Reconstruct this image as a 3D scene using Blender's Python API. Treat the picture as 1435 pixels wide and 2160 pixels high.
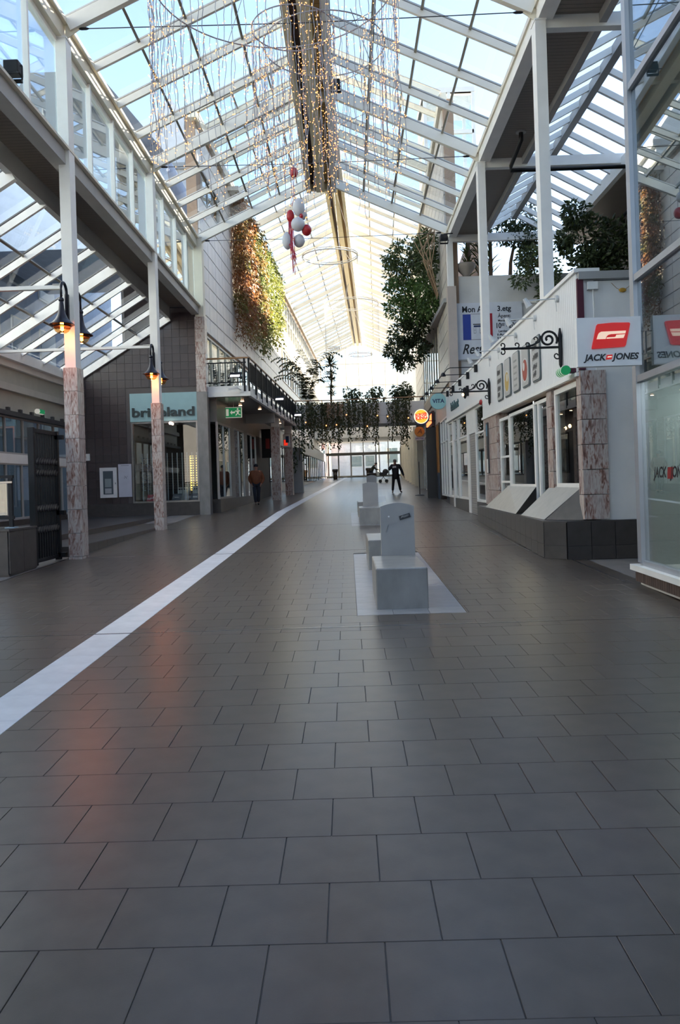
import bpy, math, random
from mathutils import Matrix, Vector
for _o in list(bpy.data.objects):
    bpy.data.objects.remove(_o)
random.seed(7)
SC = bpy.context.scene
COL = SC.collection

# ------------------------------------------------------------------ camera
CF = 1690.0
_yaw = -math.atan(17.5 / CF)
_roll = math.radians(1.8)
_F = Vector((math.sin(_yaw), math.cos(_yaw), 0))
_R0 = Vector((math.cos(_yaw), -math.sin(_yaw), 0))
_U0 = Vector((0, 0, 1))
_R = _R0 * math.cos(_roll) - _U0 * math.sin(_roll)
_U = _R0 * math.sin(_roll) + _U0 * math.cos(_roll)
cam_data = bpy.data.cameras.new('camera')
cam_data.sensor_fit = 'AUTO'
cam_data.sensor_width = 36.0
cam_data.lens = CF / 2160.0 * 36.0
cam_data.shift_y = -(1080 - 1018.5) / 2160.0
cam_data.clip_start = 0.05
cam_data.clip_end = 1000
cam = bpy.data.objects.new('camera', cam_data)
COL.objects.link(cam)
_m = Matrix((( _R.x, _U.x, -_F.x, 0), (_R.y, _U.y, -_F.y, 0), (_R.z, _U.z, -_F.z, 1.6), (0, 0, 0, 1)))
cam.matrix_world = _m
SC.camera = cam

# ------------------------------------------------------------------ sky, sun, exposure
SUN_EL = math.radians(29)
SUN_AZ = math.radians(20)        # from +x towards +y
world = bpy.data.worlds.new('sky')
SC.world = world
world.use_nodes = True
wn = world.node_tree.nodes
wl = world.node_tree.links
for n in list(wn):
    wn.remove(n)
sky = wn.new('ShaderNodeTexSky')
sky.sky_type = 'NISHITA'
sky.sun_disc = False
sky.sun_elevation = SUN_EL
sky.sun_rotation = math.radians(90) - SUN_AZ
sky.air_density = 1.0
sky.dust_density = 0.15
sky.ozone_density = 2.2
bg = wn.new('ShaderNodeBackground')
bg.inputs['Strength'].default_value = 0.36
wo = wn.new('ShaderNodeOutputWorld')
wbm = wn.new('ShaderNodeMix'); wbm.data_type = 'RGBA'; wbm.blend_type = 'MULTIPLY'; wbm.inputs[0].default_value = 1.0
wbm.inputs[7].default_value = (1.16, 1.0, 0.90, 1)      # camera white balance set for the warm interior
wl.new(sky.outputs[0], wbm.inputs[6])
wl.new(wbm.outputs[2], bg.inputs['Color'])
wl.new(bg.outputs[0], wo.inputs['Surface'])
sd = bpy.data.lights.new('sun', 'SUN')
sd.energy = 26.0
sd.angle = math.radians(0.6)
sd.color = (1.0, 0.86, 0.66)
sun = bpy.data.objects.new('sun', sd)
COL.objects.link(sun)
_to_sun = Vector((math.cos(SUN_EL) * math.cos(SUN_AZ), math.cos(SUN_EL) * math.sin(SUN_AZ), math.sin(SUN_EL)))
sun.rotation_euler = _to_sun.to_track_quat('Z', 'Y').to_euler()
sun.location = (30, 10, 30)
SC.view_settings.view_transform = 'Standard'
SC.view_settings.look = 'None'
SC.view_settings.gamma = 1.0
SC.view_settings.use_curve_mapping = False
SC.view_settings.exposure = 0.80

# ------------------------------------------------------------------ frames
I4 = Matrix.Identity(4)
Y0 = 28.2
G1, G2 = 0.0225, 0.026
TH = math.radians(2.13)
# far stretch of the street bends a little to the right at y = 28.2
FAR = Matrix.Translation((0, Y0, 0)) @ Matrix.Rotation(-TH, 4, 'Z') @ Matrix.Translation((0, -Y0, 0))
FLN = Matrix.Rotation(math.atan(G1), 4, 'X')
FLF = FAR @ Matrix.Translation((0, Y0, G1 * Y0)) @ Matrix.Rotation(math.atan(G2), 4, 'X') @ Matrix.Translation((0, -Y0, 0))
def fz(y):
    return G1 * y if y < Y0 else G1 * Y0 + G2 * (y - Y0)

# ------------------------------------------------------------------ mesh helpers
WM = {}
class MB:
    def __init__(self):
        self.v = []; self.f = []
    def quad(self, a, b, c, d):
        n = len(self.v); self.v += [tuple(a), tuple(b), tuple(c), tuple(d)]; self.f.append((n, n+1, n+2, n+3)); return self
    def poly(self, pts):
        n = len(self.v); self.v += [tuple(p) for p in pts]; self.f.append(tuple(range(n, n+len(pts)))); return self
    def box(self, x0, x1, y0, y1, z0, z1):
        n = len(self.v)
        self.v += [(x0,y0,z0),(x1,y0,z0),(x1,y1,z0),(x0,y1,z0),(x0,y0,z1),(x1,y0,z1),(x1,y1,z1),(x0,y1,z1)]
        self.f += [(n,n+3,n+2,n+1),(n+4,n+5,n+6,n+7),(n,n+1,n+5,n+4),(n+1,n+2,n+6,n+5),(n+2,n+3,n+7,n+6),(n+3,n,n+4,n+7)]
        return self
    def bar(self, p, q, w, h, up=(0,0,1), off=(0,0)):
        p = Vector(p); q = Vector(q); d = (q-p).normalized(); up = Vector(up)
        s = d.cross(up)
        if s.length < 1e-5: s = d.cross(Vector((0,1,0)))
        s.normalize(); u = s.cross(d).normalized()
        n = len(self.v)
        for c in (p, q):
            for a, b in ((-1,-1),(1,-1),(1,1),(-1,1)):
                self.v.append(tuple(c + s*(a*w/2+off[0]) + u*(b*h/2+off[1])))
        self.f += [(n,n+1,n+2,n+3),(n+7,n+6,n+5,n+4)] + [(n+i, n+4+i, n+4+(i+1)%4, n+(i+1)%4) for i in range(4)]
        return self
    def tube(self, pts, r, n=6, cap=True):
        pts = [Vector(p) for p in pts]; rs = r if isinstance(r, (list, tuple)) else [r]*len(pts)
        base = len(self.v); prev = None
        for i, p in enumerate(pts):
            d = (pts[min(i+1,len(pts)-1)] - pts[max(i-1,0)])
            d = d.normalized() if d.length > 1e-9 else Vector((0,0,1))
            if prev is None:
                a = d.cross(Vector((0,0,1)))
                if a.length < 1e-3: a = d.cross(Vector((0,1,0)))
                a.normalize()
            else:
                a = prev - d*prev.dot(d)
                if a.length < 1e-6: a = d.cross(Vector((0,1,0)))
                a.normalize()
            prev = a; b = d.cross(a)
            for k in range(n):
                t = 2*math.pi*k/n
                self.v.append(tuple(p + (a*math.cos(t)+b*math.sin(t))*rs[i]))
        for i in range(len(pts)-1):
            for k in range(n):
                k2 = (k+1)%n
                self.f.append((base+i*n+k, base+i*n+k2, base+(i+1)*n+k2, base+(i+1)*n+k))
        if cap:
            self.f.append(tuple(base+k for k in reversed(range(n))))
            self.f.append(tuple(base+(len(pts)-1)*n+k for k in range(n)))
        return self
    def lathe(self, prof, c=(0,0,0), n=16, axis='z'):
        base = len(self.v)
        for r, z in prof:
            for k in range(n):
                t = 2*math.pi*k/n
                x, y = r*math.cos(t), r*math.sin(t)
                p = (x,y,z) if axis == 'z' else ((z,x,y) if axis == 'x' else (x,z,-y))
                self.v.append((c[0]+p[0], c[1]+p[1], c[2]+p[2]))
        for i in range(len(prof)-1):
            for k in range(n):
                k2 = (k+1)%n
                self.f.append((base+i*n+k, base+i*n+k2, base+(i+1)*n+k2, base+(i+1)*n+k))
        if prof[0][0] > 1e-4: self.f.append(tuple(base+k for k in reversed(range(n))))
        if prof[-1][0] > 1e-4: self.f.append(tuple(base+(len(prof)-1)*n+k for k in range(n)))
        return self
    def sph(self, c, r, n=12, m=8, s=(1,1,1)):
        prof = [(max(1e-5, r*math.sin(math.pi*i/m)), -r*math.cos(math.pi*i/m)) for i in range(m+1)]
        b = len(self.v); self.lathe(prof, (0,0,0), n)
        for i in range(b, len(self.v)):
            x, y, z = self.v[i]; self.v[i] = (c[0]+x*s[0], c[1]+y*s[1], c[2]+z*s[2])
        return self
    def prism(self, pts, e):
        pts = [Vector(p) for p in pts]; e = Vector(e); n = len(self.v); k = len(pts)
        self.v += [tuple(p) for p in pts] + [tuple(p+e) for p in pts]
        self.f.append(tuple(range(n+k-1, n-1, -1))); self.f.append(tuple(range(n+k, n+2*k)))
        for i in range(k):
            j = (i+1)%k; self.f.append((n+i, n+j, n+k+j, n+k+i))
        return self
    def mesh(self, name, mat, smooth=False, centre=True):
        me = bpy.data.meshes.new(name)
        c = Vector((0,0,0))
        if centre and self.v:
            lo = [min(p[i] for p in self.v) for i in range(3)]; hi = [max(p[i] for p in self.v) for i in range(3)]
            c = Vector(((lo[0]+hi[0])/2, (lo[1]+hi[1])/2, lo[2]))
        me.from_pydata([(p[0]-c[0], p[1]-c[1], p[2]-c[2]) for p in self.v], [], self.f)
        if mat: me.materials.append(mat)
        if smooth:
            me.polygons.foreach_set('use_smooth', [True]*len(me.polygons))
        me.update()
        return me, c
    def build(self, name, mat, parent=None, M=I4, smooth=False):
        me, c = self.mesh(name, mat, smooth)
        return place(name, me, parent, M @ Matrix.Translation(c))

def place(name, me, parent, M):
    o = bpy.data.objects.new(name, me); COL.objects.link(o)
    WM[o.name] = M
    if parent is not None:
        o.parent = parent; o.matrix_basis = WM[parent.name].inverted() @ M
    else:
        o.matrix_basis = M
    return o
def tag(o, label=None, cat=None, group=None, kind=None):
    if label: o['label'] = label
    if cat: o['category'] = cat
    if group: o['group'] = group
    if kind: o['kind'] = kind
    return o
def thing(name, label, cat, loc=(0,0,0), group=None, M=I4, rz=0):
    o = place(name, None, None, M @ Matrix.Translation(loc) @ Matrix.Rotation(rz, 4, 'Z'))
    o.empty_display_size = 0.2
    return tag(o, label, cat, group)
def struct(name, loc=(0,0,0), M=I4):
    o = place(name, None, None, M @ Matrix.Translation(loc)); o.empty_display_size = 0.2
    o['kind'] = 'structure'
    return o
def B(*a):
    return MB().box(*a)
def fixn(me):
    import bmesh
    bm = bmesh.new(); bm.from_mesh(me); bmesh.ops.recalc_face_normals(bm, faces=bm.faces); bm.to_mesh(me); bm.free()
def text(name, s, size, mat, parent, M, depth=0.004, bold=0.0, shear=0.0, align='CENTER', sx=1.0, space=1.0):
    """lettering standing in the local xz plane, facing -y"""
    cu = bpy.data.curves.new(name, 'FONT'); cu.body = s; cu.size = size; cu.extrude = depth; cu.offset = bold
    cu.shear = shear; cu.align_x = align; cu.align_y = 'CENTER'; cu.space_character = space; cu.resolution_u = 3
    t = bpy.data.objects.new(name, cu); COL.objects.link(t)
    dg = bpy.context.evaluated_depsgraph_get()
    me = bpy.data.meshes.new_from_object(t.evaluated_get(dg))
    bpy.data.objects.remove(t); bpy.data.curves.remove(cu)
    me.materials.clear(); me.materials.append(mat)
    R = Matrix.Rotation(math.radians(90), 4, 'X') @ Matrix.Diagonal((sx, 1, 1, 1))
    me.transform(R)
    return place(name, me, parent, M)

# ------------------------------------------------------------------ materials
MT = {}
def nodes_of(name):
    m = bpy.data.materials.new(name); m.use_nodes = True
    nt = m.node_tree
    for n in list(nt.nodes): nt.nodes.remove(n)
    out = nt.nodes.new('ShaderNodeOutputMaterial')
    MT[name] = m
    return m, nt, out
def lerp3(a, k): return (min(1, a[0]*k), min(1, a[1]*k), min(1, a[2]*k), 1)
def paint(name, c, rough=0.5, metal=0.0, var=0.06, scale=3.0, bump=0.0, bscale=40.0, spec=0.5, island=0.0, stretch=(1,1,1), rvar=0.0, emit=None, es=0.0):
    m, nt, out = nodes_of(name); N = nt.nodes; L = nt.links
    p = N.new('ShaderNodeBsdfPrincipled'); L.new(p.outputs[0], out.inputs[0])
    p.inputs['Roughness'].default_value = rough; p.inputs['Metallic'].default_value = metal
    p.inputs['Specular IOR Level'].default_value = spec
    tc = N.new('ShaderNodeTexCoord'); mp = N.new('ShaderNodeMapping'); mp.inputs['Scale'].default_value = stretch
    L.new(tc.outputs['Object'], mp.inputs['Vector'])
    nz = N.new('ShaderNodeTexNoise'); nz.inputs['Scale'].default_value = scale; nz.inputs['Detail'].default_value = 5
    L.new(mp.outputs[0], nz.inputs['Vector'])
    mx = N.new('ShaderNodeMix'); mx.data_type = 'RGBA'
    mx.inputs[6].default_value = lerp3(c, 1-var); mx.inputs[7].default_value = lerp3(c, 1+var)
    rmp = N.new('ShaderNodeMapRange'); rmp.inputs['From Min'].default_value = 0.3; rmp.inputs['From Max'].default_value = 0.7
    L.new(nz.outputs[0], rmp.inputs['Value']); L.new(rmp.outputs[0], mx.inputs[0])
    col = mx.outputs[2]
    if island > 0:
        ge = N.new('ShaderNodeNewGeometry'); oi = N.new('ShaderNodeObjectInfo')
        ad = N.new('ShaderNodeMath'); ad.operation = 'ADD'; L.new(ge.outputs['Random Per Island'], ad.inputs[0]); L.new(oi.outputs['Random'], ad.inputs[1])
        fr = N.new('ShaderNodeMath'); fr.operation = 'FRACT'; L.new(ad.outputs[0], fr.inputs[0])
        mr = N.new('ShaderNodeMapRange'); mr.inputs['To Min'].default_value = 1-island; mr.inputs['To Max'].default_value = 1+island
        L.new(fr.outputs[0], mr.inputs['Value'])
        hs = N.new('ShaderNodeHueSaturation'); L.new(col, hs.inputs['Color']); L.new(mr.outputs[0], hs.inputs['Value'])
        col = hs.outputs[0]
    L.new(col, p.inputs['Base Color'])
    if rvar > 0:
        r2 = N.new('ShaderNodeMapRange'); r2.inputs['From Min'].default_value = 0.3; r2.inputs['From Max'].default_value = 0.7
        r2.inputs['To Min'].default_value = max(0, rough-rvar); r2.inputs['To Max'].default_value = rough+rvar
        L.new(nz.outputs[0], r2.inputs['Value']); L.new(r2.outputs[0], p.inputs['Roughness'])
    if bump > 0:
        n2 = N.new('ShaderNodeTexNoise'); n2.inputs['Scale'].default_value = bscale; n2.inputs['Detail'].default_value = 3
        L.new(mp.outputs[0], n2.inputs['Vector'])
        b = N.new('ShaderNodeBump'); b.inputs['Strength'].default_value = bump; b.inputs['Distance'].default_value = 0.01
        L.new(n2.outputs[0], b.inputs['Height']); L.new(b.outputs[0], p.inputs['Normal'])
    if emit:
        p.inputs['Emission Color'].default_value = (*emit, 1); p.inputs['Emission Strength'].default_value = es
    return m
def glass(name, tint=(0.86,0.92,0.93), ior=1.45, rough=0.0, dirt=0.0, gcol=(1,1,1)):
    m, nt, out = nodes_of(name); N = nt.nodes; L = nt.links
    tr = N.new('ShaderNodeBsdfTransparent'); tr.inputs[0].default_value = (*tint, 1)
    gl = N.new('ShaderNodeBsdfGlossy'); gl.inputs['Roughness'].default_value = rough; gl.inputs['Color'].default_value = (*gcol, 1)
    lw = N.new('ShaderNodeLayerWeight'); lw.inputs[0].default_value = 0.5
    pw_ = N.new('ShaderNodeMath'); pw_.operation = 'POWER'; pw_.inputs[1].default_value = 5.0; L.new(lw.outputs['Facing'], pw_.inputs[0])
    f0 = ((ior-1)/(ior+1))**2
    fr = N.new('ShaderNodeMapRange'); fr.inputs['To Min'].default_value = f0*1.7; fr.inputs['To Max'].default_value = 1.0; L.new(pw_.outputs[0], fr.inputs['Value'])
    mx = N.new('ShaderNodeMixShader'); L.new(fr.outputs[0], mx.inputs[0]); L.new(tr.outputs[0], mx.inputs[1]); L.new(gl.outputs[0], mx.inputs[2])
    last = mx.outputs[0]
    if dirt > 0:
        df = N.new('ShaderNodeBsdfDiffuse'); df.inputs[0].default_value = (0.75,0.8,0.82,1)
        tc = N.new('ShaderNodeTexCoord'); nz = N.new('ShaderNodeTexNoise'); nz.inputs['Scale'].default_value = 1.5; L.new(tc.outputs['Object'], nz.inputs['Vector'])
        mm = N.new('ShaderNodeMath'); mm.operation = 'MULTIPLY'; mm.inputs[1].default_value = dirt*2; L.new(nz.outputs[0], mm.inputs[0])
        m2 = N.new('ShaderNodeMixShader'); L.new(mm.outputs[0], m2.inputs[0]); L.new(last, m2.inputs[1]); L.new(df.outputs[0], m2.inputs[2]); last = m2.outputs[0]
    L.new(last, out.inputs[0])
    return m
def glow(name, c, s, sample=False):
    m, nt, out = nodes_of(name); e = nt.nodes.new('ShaderNodeEmission')
    e.inputs[0].default_value = (*c, 1); e.inputs[1].default_value = s
    nt.links.new(e.outputs[0], out.inputs[0])
    if not sample: m.cycles.emission_sampling = 'NONE'
    return m
def marble(name):
    m, nt, out = nodes_of(name); N = nt.nodes; L = nt.links
    p = N.new('ShaderNodeBsdfPrincipled'); L.new(p.outputs[0], out.inputs[0]); p.inputs['Roughness'].default_value = 0.28
    tc = N.new('ShaderNodeTexCoord'); oi = N.new('ShaderNodeObjectInfo')
    va = N.new('ShaderNodeVectorMath'); va.operation = 'ADD'; L.new(tc.outputs['Object'], va.inputs[0])
    sc = N.new('ShaderNodeMath'); sc.operation = 'MULTIPLY'; sc.inputs[1].default_value = 30; L.new(oi.outputs['Random'], sc.inputs[0]); L.new(sc.outputs[0], va.inputs[1])
    mp = N.new('ShaderNodeMapping'); mp.inputs['Scale'].default_value = (1.3, 1.3, 0.30); mp.inputs['Rotation'].default_value = (0.3, 0.35, 0)
    L.new(va.outputs[0], mp.inputs['Vector'])
    n1 = N.new('ShaderNodeTexNoise'); n1.inputs['Scale'].default_value = 20; n1.inputs['Detail'].default_value = 6; n1.inputs['Distortion'].default_value = 1.2
    L.new(mp.outputs[0], n1.inputs['Vector'])
    cr = N.new('ShaderNodeValToRGB'); e = cr.color_ramp.elements
    e[0].position = 0.34; e[0].color = (0.15,0.075,0.055,1); e[1].position = 0.62; e[1].color = (0.56,0.50,0.45,1)
    a = cr.color_ramp.elements.new(0.44); a.color = (0.33,0.18,0.14,1); b = cr.color_ramp.elements.new(0.49); b.color = (0.44,0.33,0.28,1)
    L.new(n1.outputs[0], cr.inputs[0])
    n2 = N.new('ShaderNodeTexNoise'); n2.inputs['Scale'].default_value = 5; L.new(mp.outputs[0], n2.inputs['Vector'])
    mx = N.new('ShaderNodeMix'); mx.data_type = 'RGBA'; mx.inputs[7].default_value = (0.52,0.47,0.43,1)
    r = N.new('ShaderNodeMapRange'); r.inputs['From Min'].default_value = 0.45; r.inputs['From Max'].default_value = 0.7; r.inputs['To Max'].default_value = 0.8
    L.new(n2.outputs[0], r.inputs['Value']); L.new(r.outputs[0], mx.inputs[0]); L.new(cr.outputs[0], mx.inputs[6]); L.new(mx.outputs[2], p.inputs['Base Color'])
    return m
def ribbed(name, c, axis, freq, rough=0.5, depth=0.6, gap=0.55):
    """fine corrugation / boarding too small to pick apart: relief, with the grooves coloured darker"""
    m, nt, out = nodes_of(name); N = nt.nodes; L = nt.links
    p = N.new('ShaderNodeBsdfPrincipled'); L.new(p.outputs[0], out.inputs[0]); p.inputs['Roughness'].default_value = rough
    tc = N.new('ShaderNodeTexCoord'); sp = N.new('ShaderNodeSeparateXYZ'); L.new(tc.outputs['Object'], sp.inputs[0])
    mu = N.new('ShaderNodeMath'); mu.operation = 'MULTIPLY'; mu.inputs[1].default_value = freq; L.new(sp.outputs['XYZ'.index(axis)], mu.inputs[0])
    fr = N.new('ShaderNodeMath'); fr.operation = 'FRACT'; L.new(mu.outputs[0], fr.inputs[0])
    cr = N.new('ShaderNodeValToRGB'); e = cr.color_ramp.elements
    e[0].position = 0.0; e[0].color = (0,0,0,1); e[1].position = 0.12; e[1].color = (1,1,1,1)
    x = cr.color_ramp.elements.new(0.90); x.color = (1,1,1,1); y = cr.color_ramp.elements.new(1.0); y.color = (0,0,0,1)
    L.new(fr.outputs[0], cr.inputs[0])
    bp = N.new('ShaderNodeBump'); bp.inputs['Strength'].default_value = depth; bp.inputs['Distance'].default_value = 0.02
    L.new(cr.outputs[0], bp.inputs['Height']); L.new(bp.outputs[0], p.inputs['Normal'])
    mx = N.new('ShaderNodeMix'); mx.data_type = 'RGBA'; mx.inputs[6].default_value = lerp3(c, gap); mx.inputs[7].default_value = (*c, 1)
    L.new(cr.outputs[0], mx.inputs[0]); L.new(mx.outputs[2], p.inputs['Base Color'])
    return m

white = paint('white_paint', (0.83,0.81,0.76), 0.45, var=0.04)
cream = paint('cream_paint', (0.74,0.68,0.54), 0.45, var=0.04)
ridge_lit_cream = paint('ridge_lit_cream', (0.80,0.70,0.48), 0.5, var=0.05)  # cream beams, yellowed to hold the warm bounced light on the ridge
grey_steel = paint('grey_steel_paint', (0.36,0.35,0.33), 0.5, var=0.05)
purlin_m = paint('purlin_paint', (0.25,0.23,0.18), 0.5)
black = paint('black_metal', (0.010,0.010,0.011), 0.5, 0.0, var=0.2, spec=0.3)
darkgrey = paint('dark_grey', (0.05,0.05,0.052), 0.5, var=0.15)
chrome = paint('brushed_steel', (0.30,0.285,0.27), 0.26, 0.95, var=0.08, scale=2)
tile_m = paint('floor_tile', (0.088,0.070,0.055), 0.29, var=0.20, scale=6, bump=0.02, bscale=120, island=0.07, rvar=0.012, spec=0.42)
grout_m = paint('grout', (0.19,0.17,0.155), 0.8, var=0.1)
pale_tile_m = paint('pale_floor_tile', (0.30,0.30,0.31), 0.34, var=0.10, scale=6, island=0.05)
stripe_m = paint('white_stone', (0.72,0.72,0.72), 0.4, var=0.08, scale=5, island=0.05)
dark_stone = paint('dark_stone_tile', (0.058,0.05,0.045), 0.33, var=0.18, scale=6, island=0.10)
brown_tile = paint('brown_wall_tile', (0.060,0.044,0.042), 0.30, var=0.12, scale=4, island=0.12)
joint_m = paint('brown_joint', (0.115,0.10,0.095), 0.8)
concrete = paint('polished_concrete', (0.28,0.272,0.255), 0.30, var=0.22, scale=4, bump=0.05, bscale=60, stretch=(1,1,0.6))
panel_m = paint('facade_panel', (0.78,0.74,0.68), 0.4, var=0.08, scale=1.5, stretch=(1,1,0.4))
panel_joint = paint('facade_joint', (0.30,0.20,0.13), 0.7)
worn_steel = paint('worn_steel', (0.23,0.22,0.21), 0.4, 0.35, var=0.15, scale=5, stretch=(1,1,.5))
marble_m = marble('pink_marble')
gl_roof = glass('roof_glass', (0.93,0.96,0.97), 1.45, dirt=0.025)
gl_clear = glass('clear_glass', (0.90,0.93,0.92), 1.5)
gl_shop = glass('shop_glass', (0.72,0.78,0.77), 1.75)
gl_mirror = glass('reflective_glass', (0.62,0.70,0.72), 2.3)
soffit_m = ribbed('ribbed_soffit', (0.22,0.185,0.15), 'Y', 8.0)
lit_rib = ribbed('lit_ribbed_deck', (0.62,0.40,0.14), 'Y', 6.0)  # ribbed ridge deck, its warm light painted in as gold
shaded_rib = ribbed('shaded_ribbed_deck', (0.11,0.055,0.03), 'Y', 6.0)  # same ribbed deck in shadow, the shade painted in as dark brown
siding_m = ribbed('white_siding', (0.82,0.81,0.79), 'Y', 9.0, 0.45, 0.7, 0.72)
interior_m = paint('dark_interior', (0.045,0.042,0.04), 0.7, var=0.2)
# ================================================================== FLOOR
floor = struct('floor')
fb = MB().box(-14, 10, -8, Y0, -0.6, -0.0065)
fb.build('slab', grout_m, floor, FLN)
MB().box(-10, 9, Y0, 92, -0.6, -0.004).build('slab', grout_m, floor, FLF)
T = 0.387
_tm = {}
def tile_mesh(w, d, mat, nm='tile'):
    k = (round(w,3), round(d,3), mat.name)
    if k not in _tm:
        b = MB(); g = 0.0017; e = 0.0015
        x, y = w/2-g, d/2-g
        b.v = [(-x,-y,-0.012),(x,-y,-0.012),(x,y,-0.012),(-x,y,-0.012),(-x,-y,-e),(x,-y,-e),(x,y,-e),(-x,y,-e),(-x+e,-y+e,0),(x-e,-y+e,0),(x-e,y-e,0),(-x+e,y-e,0)]
        b.f = [(8,9,10,11)] + [(4+i,4+(i+1)%4,8+(i+1)%4,8+i) for i in range(4)] + [(i,(i+1)%4,4+(i+1)%4,4+i) for i in range(4)]
        _tm[k] = b.mesh(nm, mat, centre=False)[0]
    return _tm[k]
def cut(x0, x1, holes):
    segs = [(x0, x1)]
    for a, b in holes:
        n = []
        for s, e in segs:
            if b <= s or a >= e: n.append((s, e)); continue
            if a > s: n.append((s, a))
            if b < e: n.append((b, e))
        segs = n
    return [s for s in segs if s[1]-s[0] > 0.02]
ST0, ST1 = -2.56, -2.20
mats_near = [(0.05, 1.21, 8.45, 14.45), (0.05, 1.21, 20.8, 26.8)]
def rows(y0, y1): 
    k = math.floor((y0-2.683)/T)
    while 2.683+k*T < y1:
        yield k, 2.683+k*T
        k += 1
cands = []
for k, y in rows(-0.8, Y0-0.2):
    off = -0.12 + (0 if k % 2 == 0 else T/2) - 20*T
    for j in range(60):
        x0 = off+j*T; x1 = x0+T
        if x1 < -5.35 or x0 > 3.7: continue
        holes = [(ST0, ST1)]
        for a, b, c, d in mats_near:
            if c-0.001 <= y+T/2 <= d: holes.append((a, b))
        for s, e in cut(max(x0,-5.35), min(x1,3.7), holes):
            cands.append((y+T/2, (s+e)/2, e-s))
def inview(x, y):
    return y > 2.2 and -735/1690*1.02*y-0.2 < x < 700/1690*1.05*y+0.2
vis = sorted([c for c in cands if inview(c[1], c[0])])[:300]
vset = set(vis)
for y, x, w in vis:
    place('tile', tile_mesh(w, T, tile_m), floor, FLN @ Matrix.Translation((x, y, 0)))
rest = MB()
def addtile(mb, x, y, w, d):
    g = 0.0017; n = len(mb.v); a, b = w/2-g, d/2-g
    mb.v += [(x-a,y-b,0),(x+a,y-b,0),(x+a,y+b,0),(x-a,y+b,0),(x-a,y-b,-0.012),(x+a,y-b,-0.012),(x+a,y+b,-0.012),(x-a,y+b,-0.012)]
    mb.f += [(n,n+1,n+2,n+3)] + [(n+4+i,n+4+(i+1)%4,n+(i+1)%4,n+i) for i in range(4)]
for c in cands:
    if c not in vset: addtile(rest, c[1], c[0], c[2], T)
o = rest.build('tile_field', tile_m, floor, FLN); o['kind'] = 'stuff'
farf = MB()
mats_far = [(0.25, 1.35, 33.0, 38.8)]
y = Y0 - 0.2; k = 0
while y < 89:
    off = -5.2 - (T/2 if k % 2 else 0)
    for j in range(24):
        x0 = off+j*T; x1 = x0+T
        holes = [(ST0, ST1)]
        for a, b, c, d in mats_far:
            if c <= y+T/2 <= d: holes.append((a, b))
        for s, e in cut(max(x0,-5.2), min(x1,3.7), holes): addtile(farf, (s+e)/2, y+T/2, e-s, T)
    y += T; k += 1
o = farf.build('tile_field', tile_m, floor, FLF); o['kind'] = 'stuff'
# white stone stripe and pale bench mats
y = 1.0
while y < Y0:
    place('stripe_tile', tile_mesh(ST1-ST0, 0.6, stripe_m, 'stripe_tile'), floor, FLN @ Matrix.Translation(((ST0+ST1)/2, y+0.3, 0))); y += 0.6
fs = MB(); y = Y0
while y < 88: addtile(fs, (ST0+ST1)/2, y+0.3, ST1-ST0, 0.6); y += 0.6
o = fs.build('stripe_tile_field', stripe_m, floor, FLF); o['kind'] = 'stuff'
for a, b, c, d in mats_near:
    nx = 3; ny = 15; w = (b-a)/nx; h = (d-c)/ny
    if c < 15:
        for i in range(nx):
            for j in range(ny): place('pale_tile', tile_mesh(w, h, pale_tile_m, 'pale_tile'), floor, FLN @ Matrix.Translation((a+(i+.5)*w, c+(j+.5)*h, 0)))
    else:
        mm = MB()
        for i in range(nx):
            for j in range(ny): addtile(mm, a+(i+.5)*w, c+(j+.5)*h, w, h)
        o = mm.build('pale_tile_field', pale_tile_m, floor, FLN); o['kind'] = 'stuff'
for a, b, c, d in mats_far:
    mm = MB()
    for i in range(3):
        for j in range(15): addtile(mm, a+(i+.5)*(b-a)/3, c+(j+.5)*(d-c)/15, (b-a)/3, (d-c)/15)
    o = mm.build('pale_tile_field', pale_tile_m, floor, FLF); o['kind'] = 'stuff'
for yy in (7.9, 15.0, 21.6):
    B(-5.2, 3.6, yy-0.011, yy+0.011, 0.0005, 0.003).build('joint_strip', chrome, floor, FLN)
for yy in (48.0, 68.0):
    B(-4.9, 3.5, yy-0.02, yy+0.02, 0.0005, 0.003).build('joint_strip', chrome, floor, FLF)
B(-5.30, -5.27, 9, 14.8, 0.0005, 0.004).build('joint_strip', chrome, floor, FLN)
B(3.1, 3.13, 12.9, 20.9, 0.0005, 0.004).build('joint_strip', chrome, floor, FLN)
B(3.45, 3.48, 10.2, 12.7, 0.0005, 0.004).build('joint_strip', chrome, floor, FLN)

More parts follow.
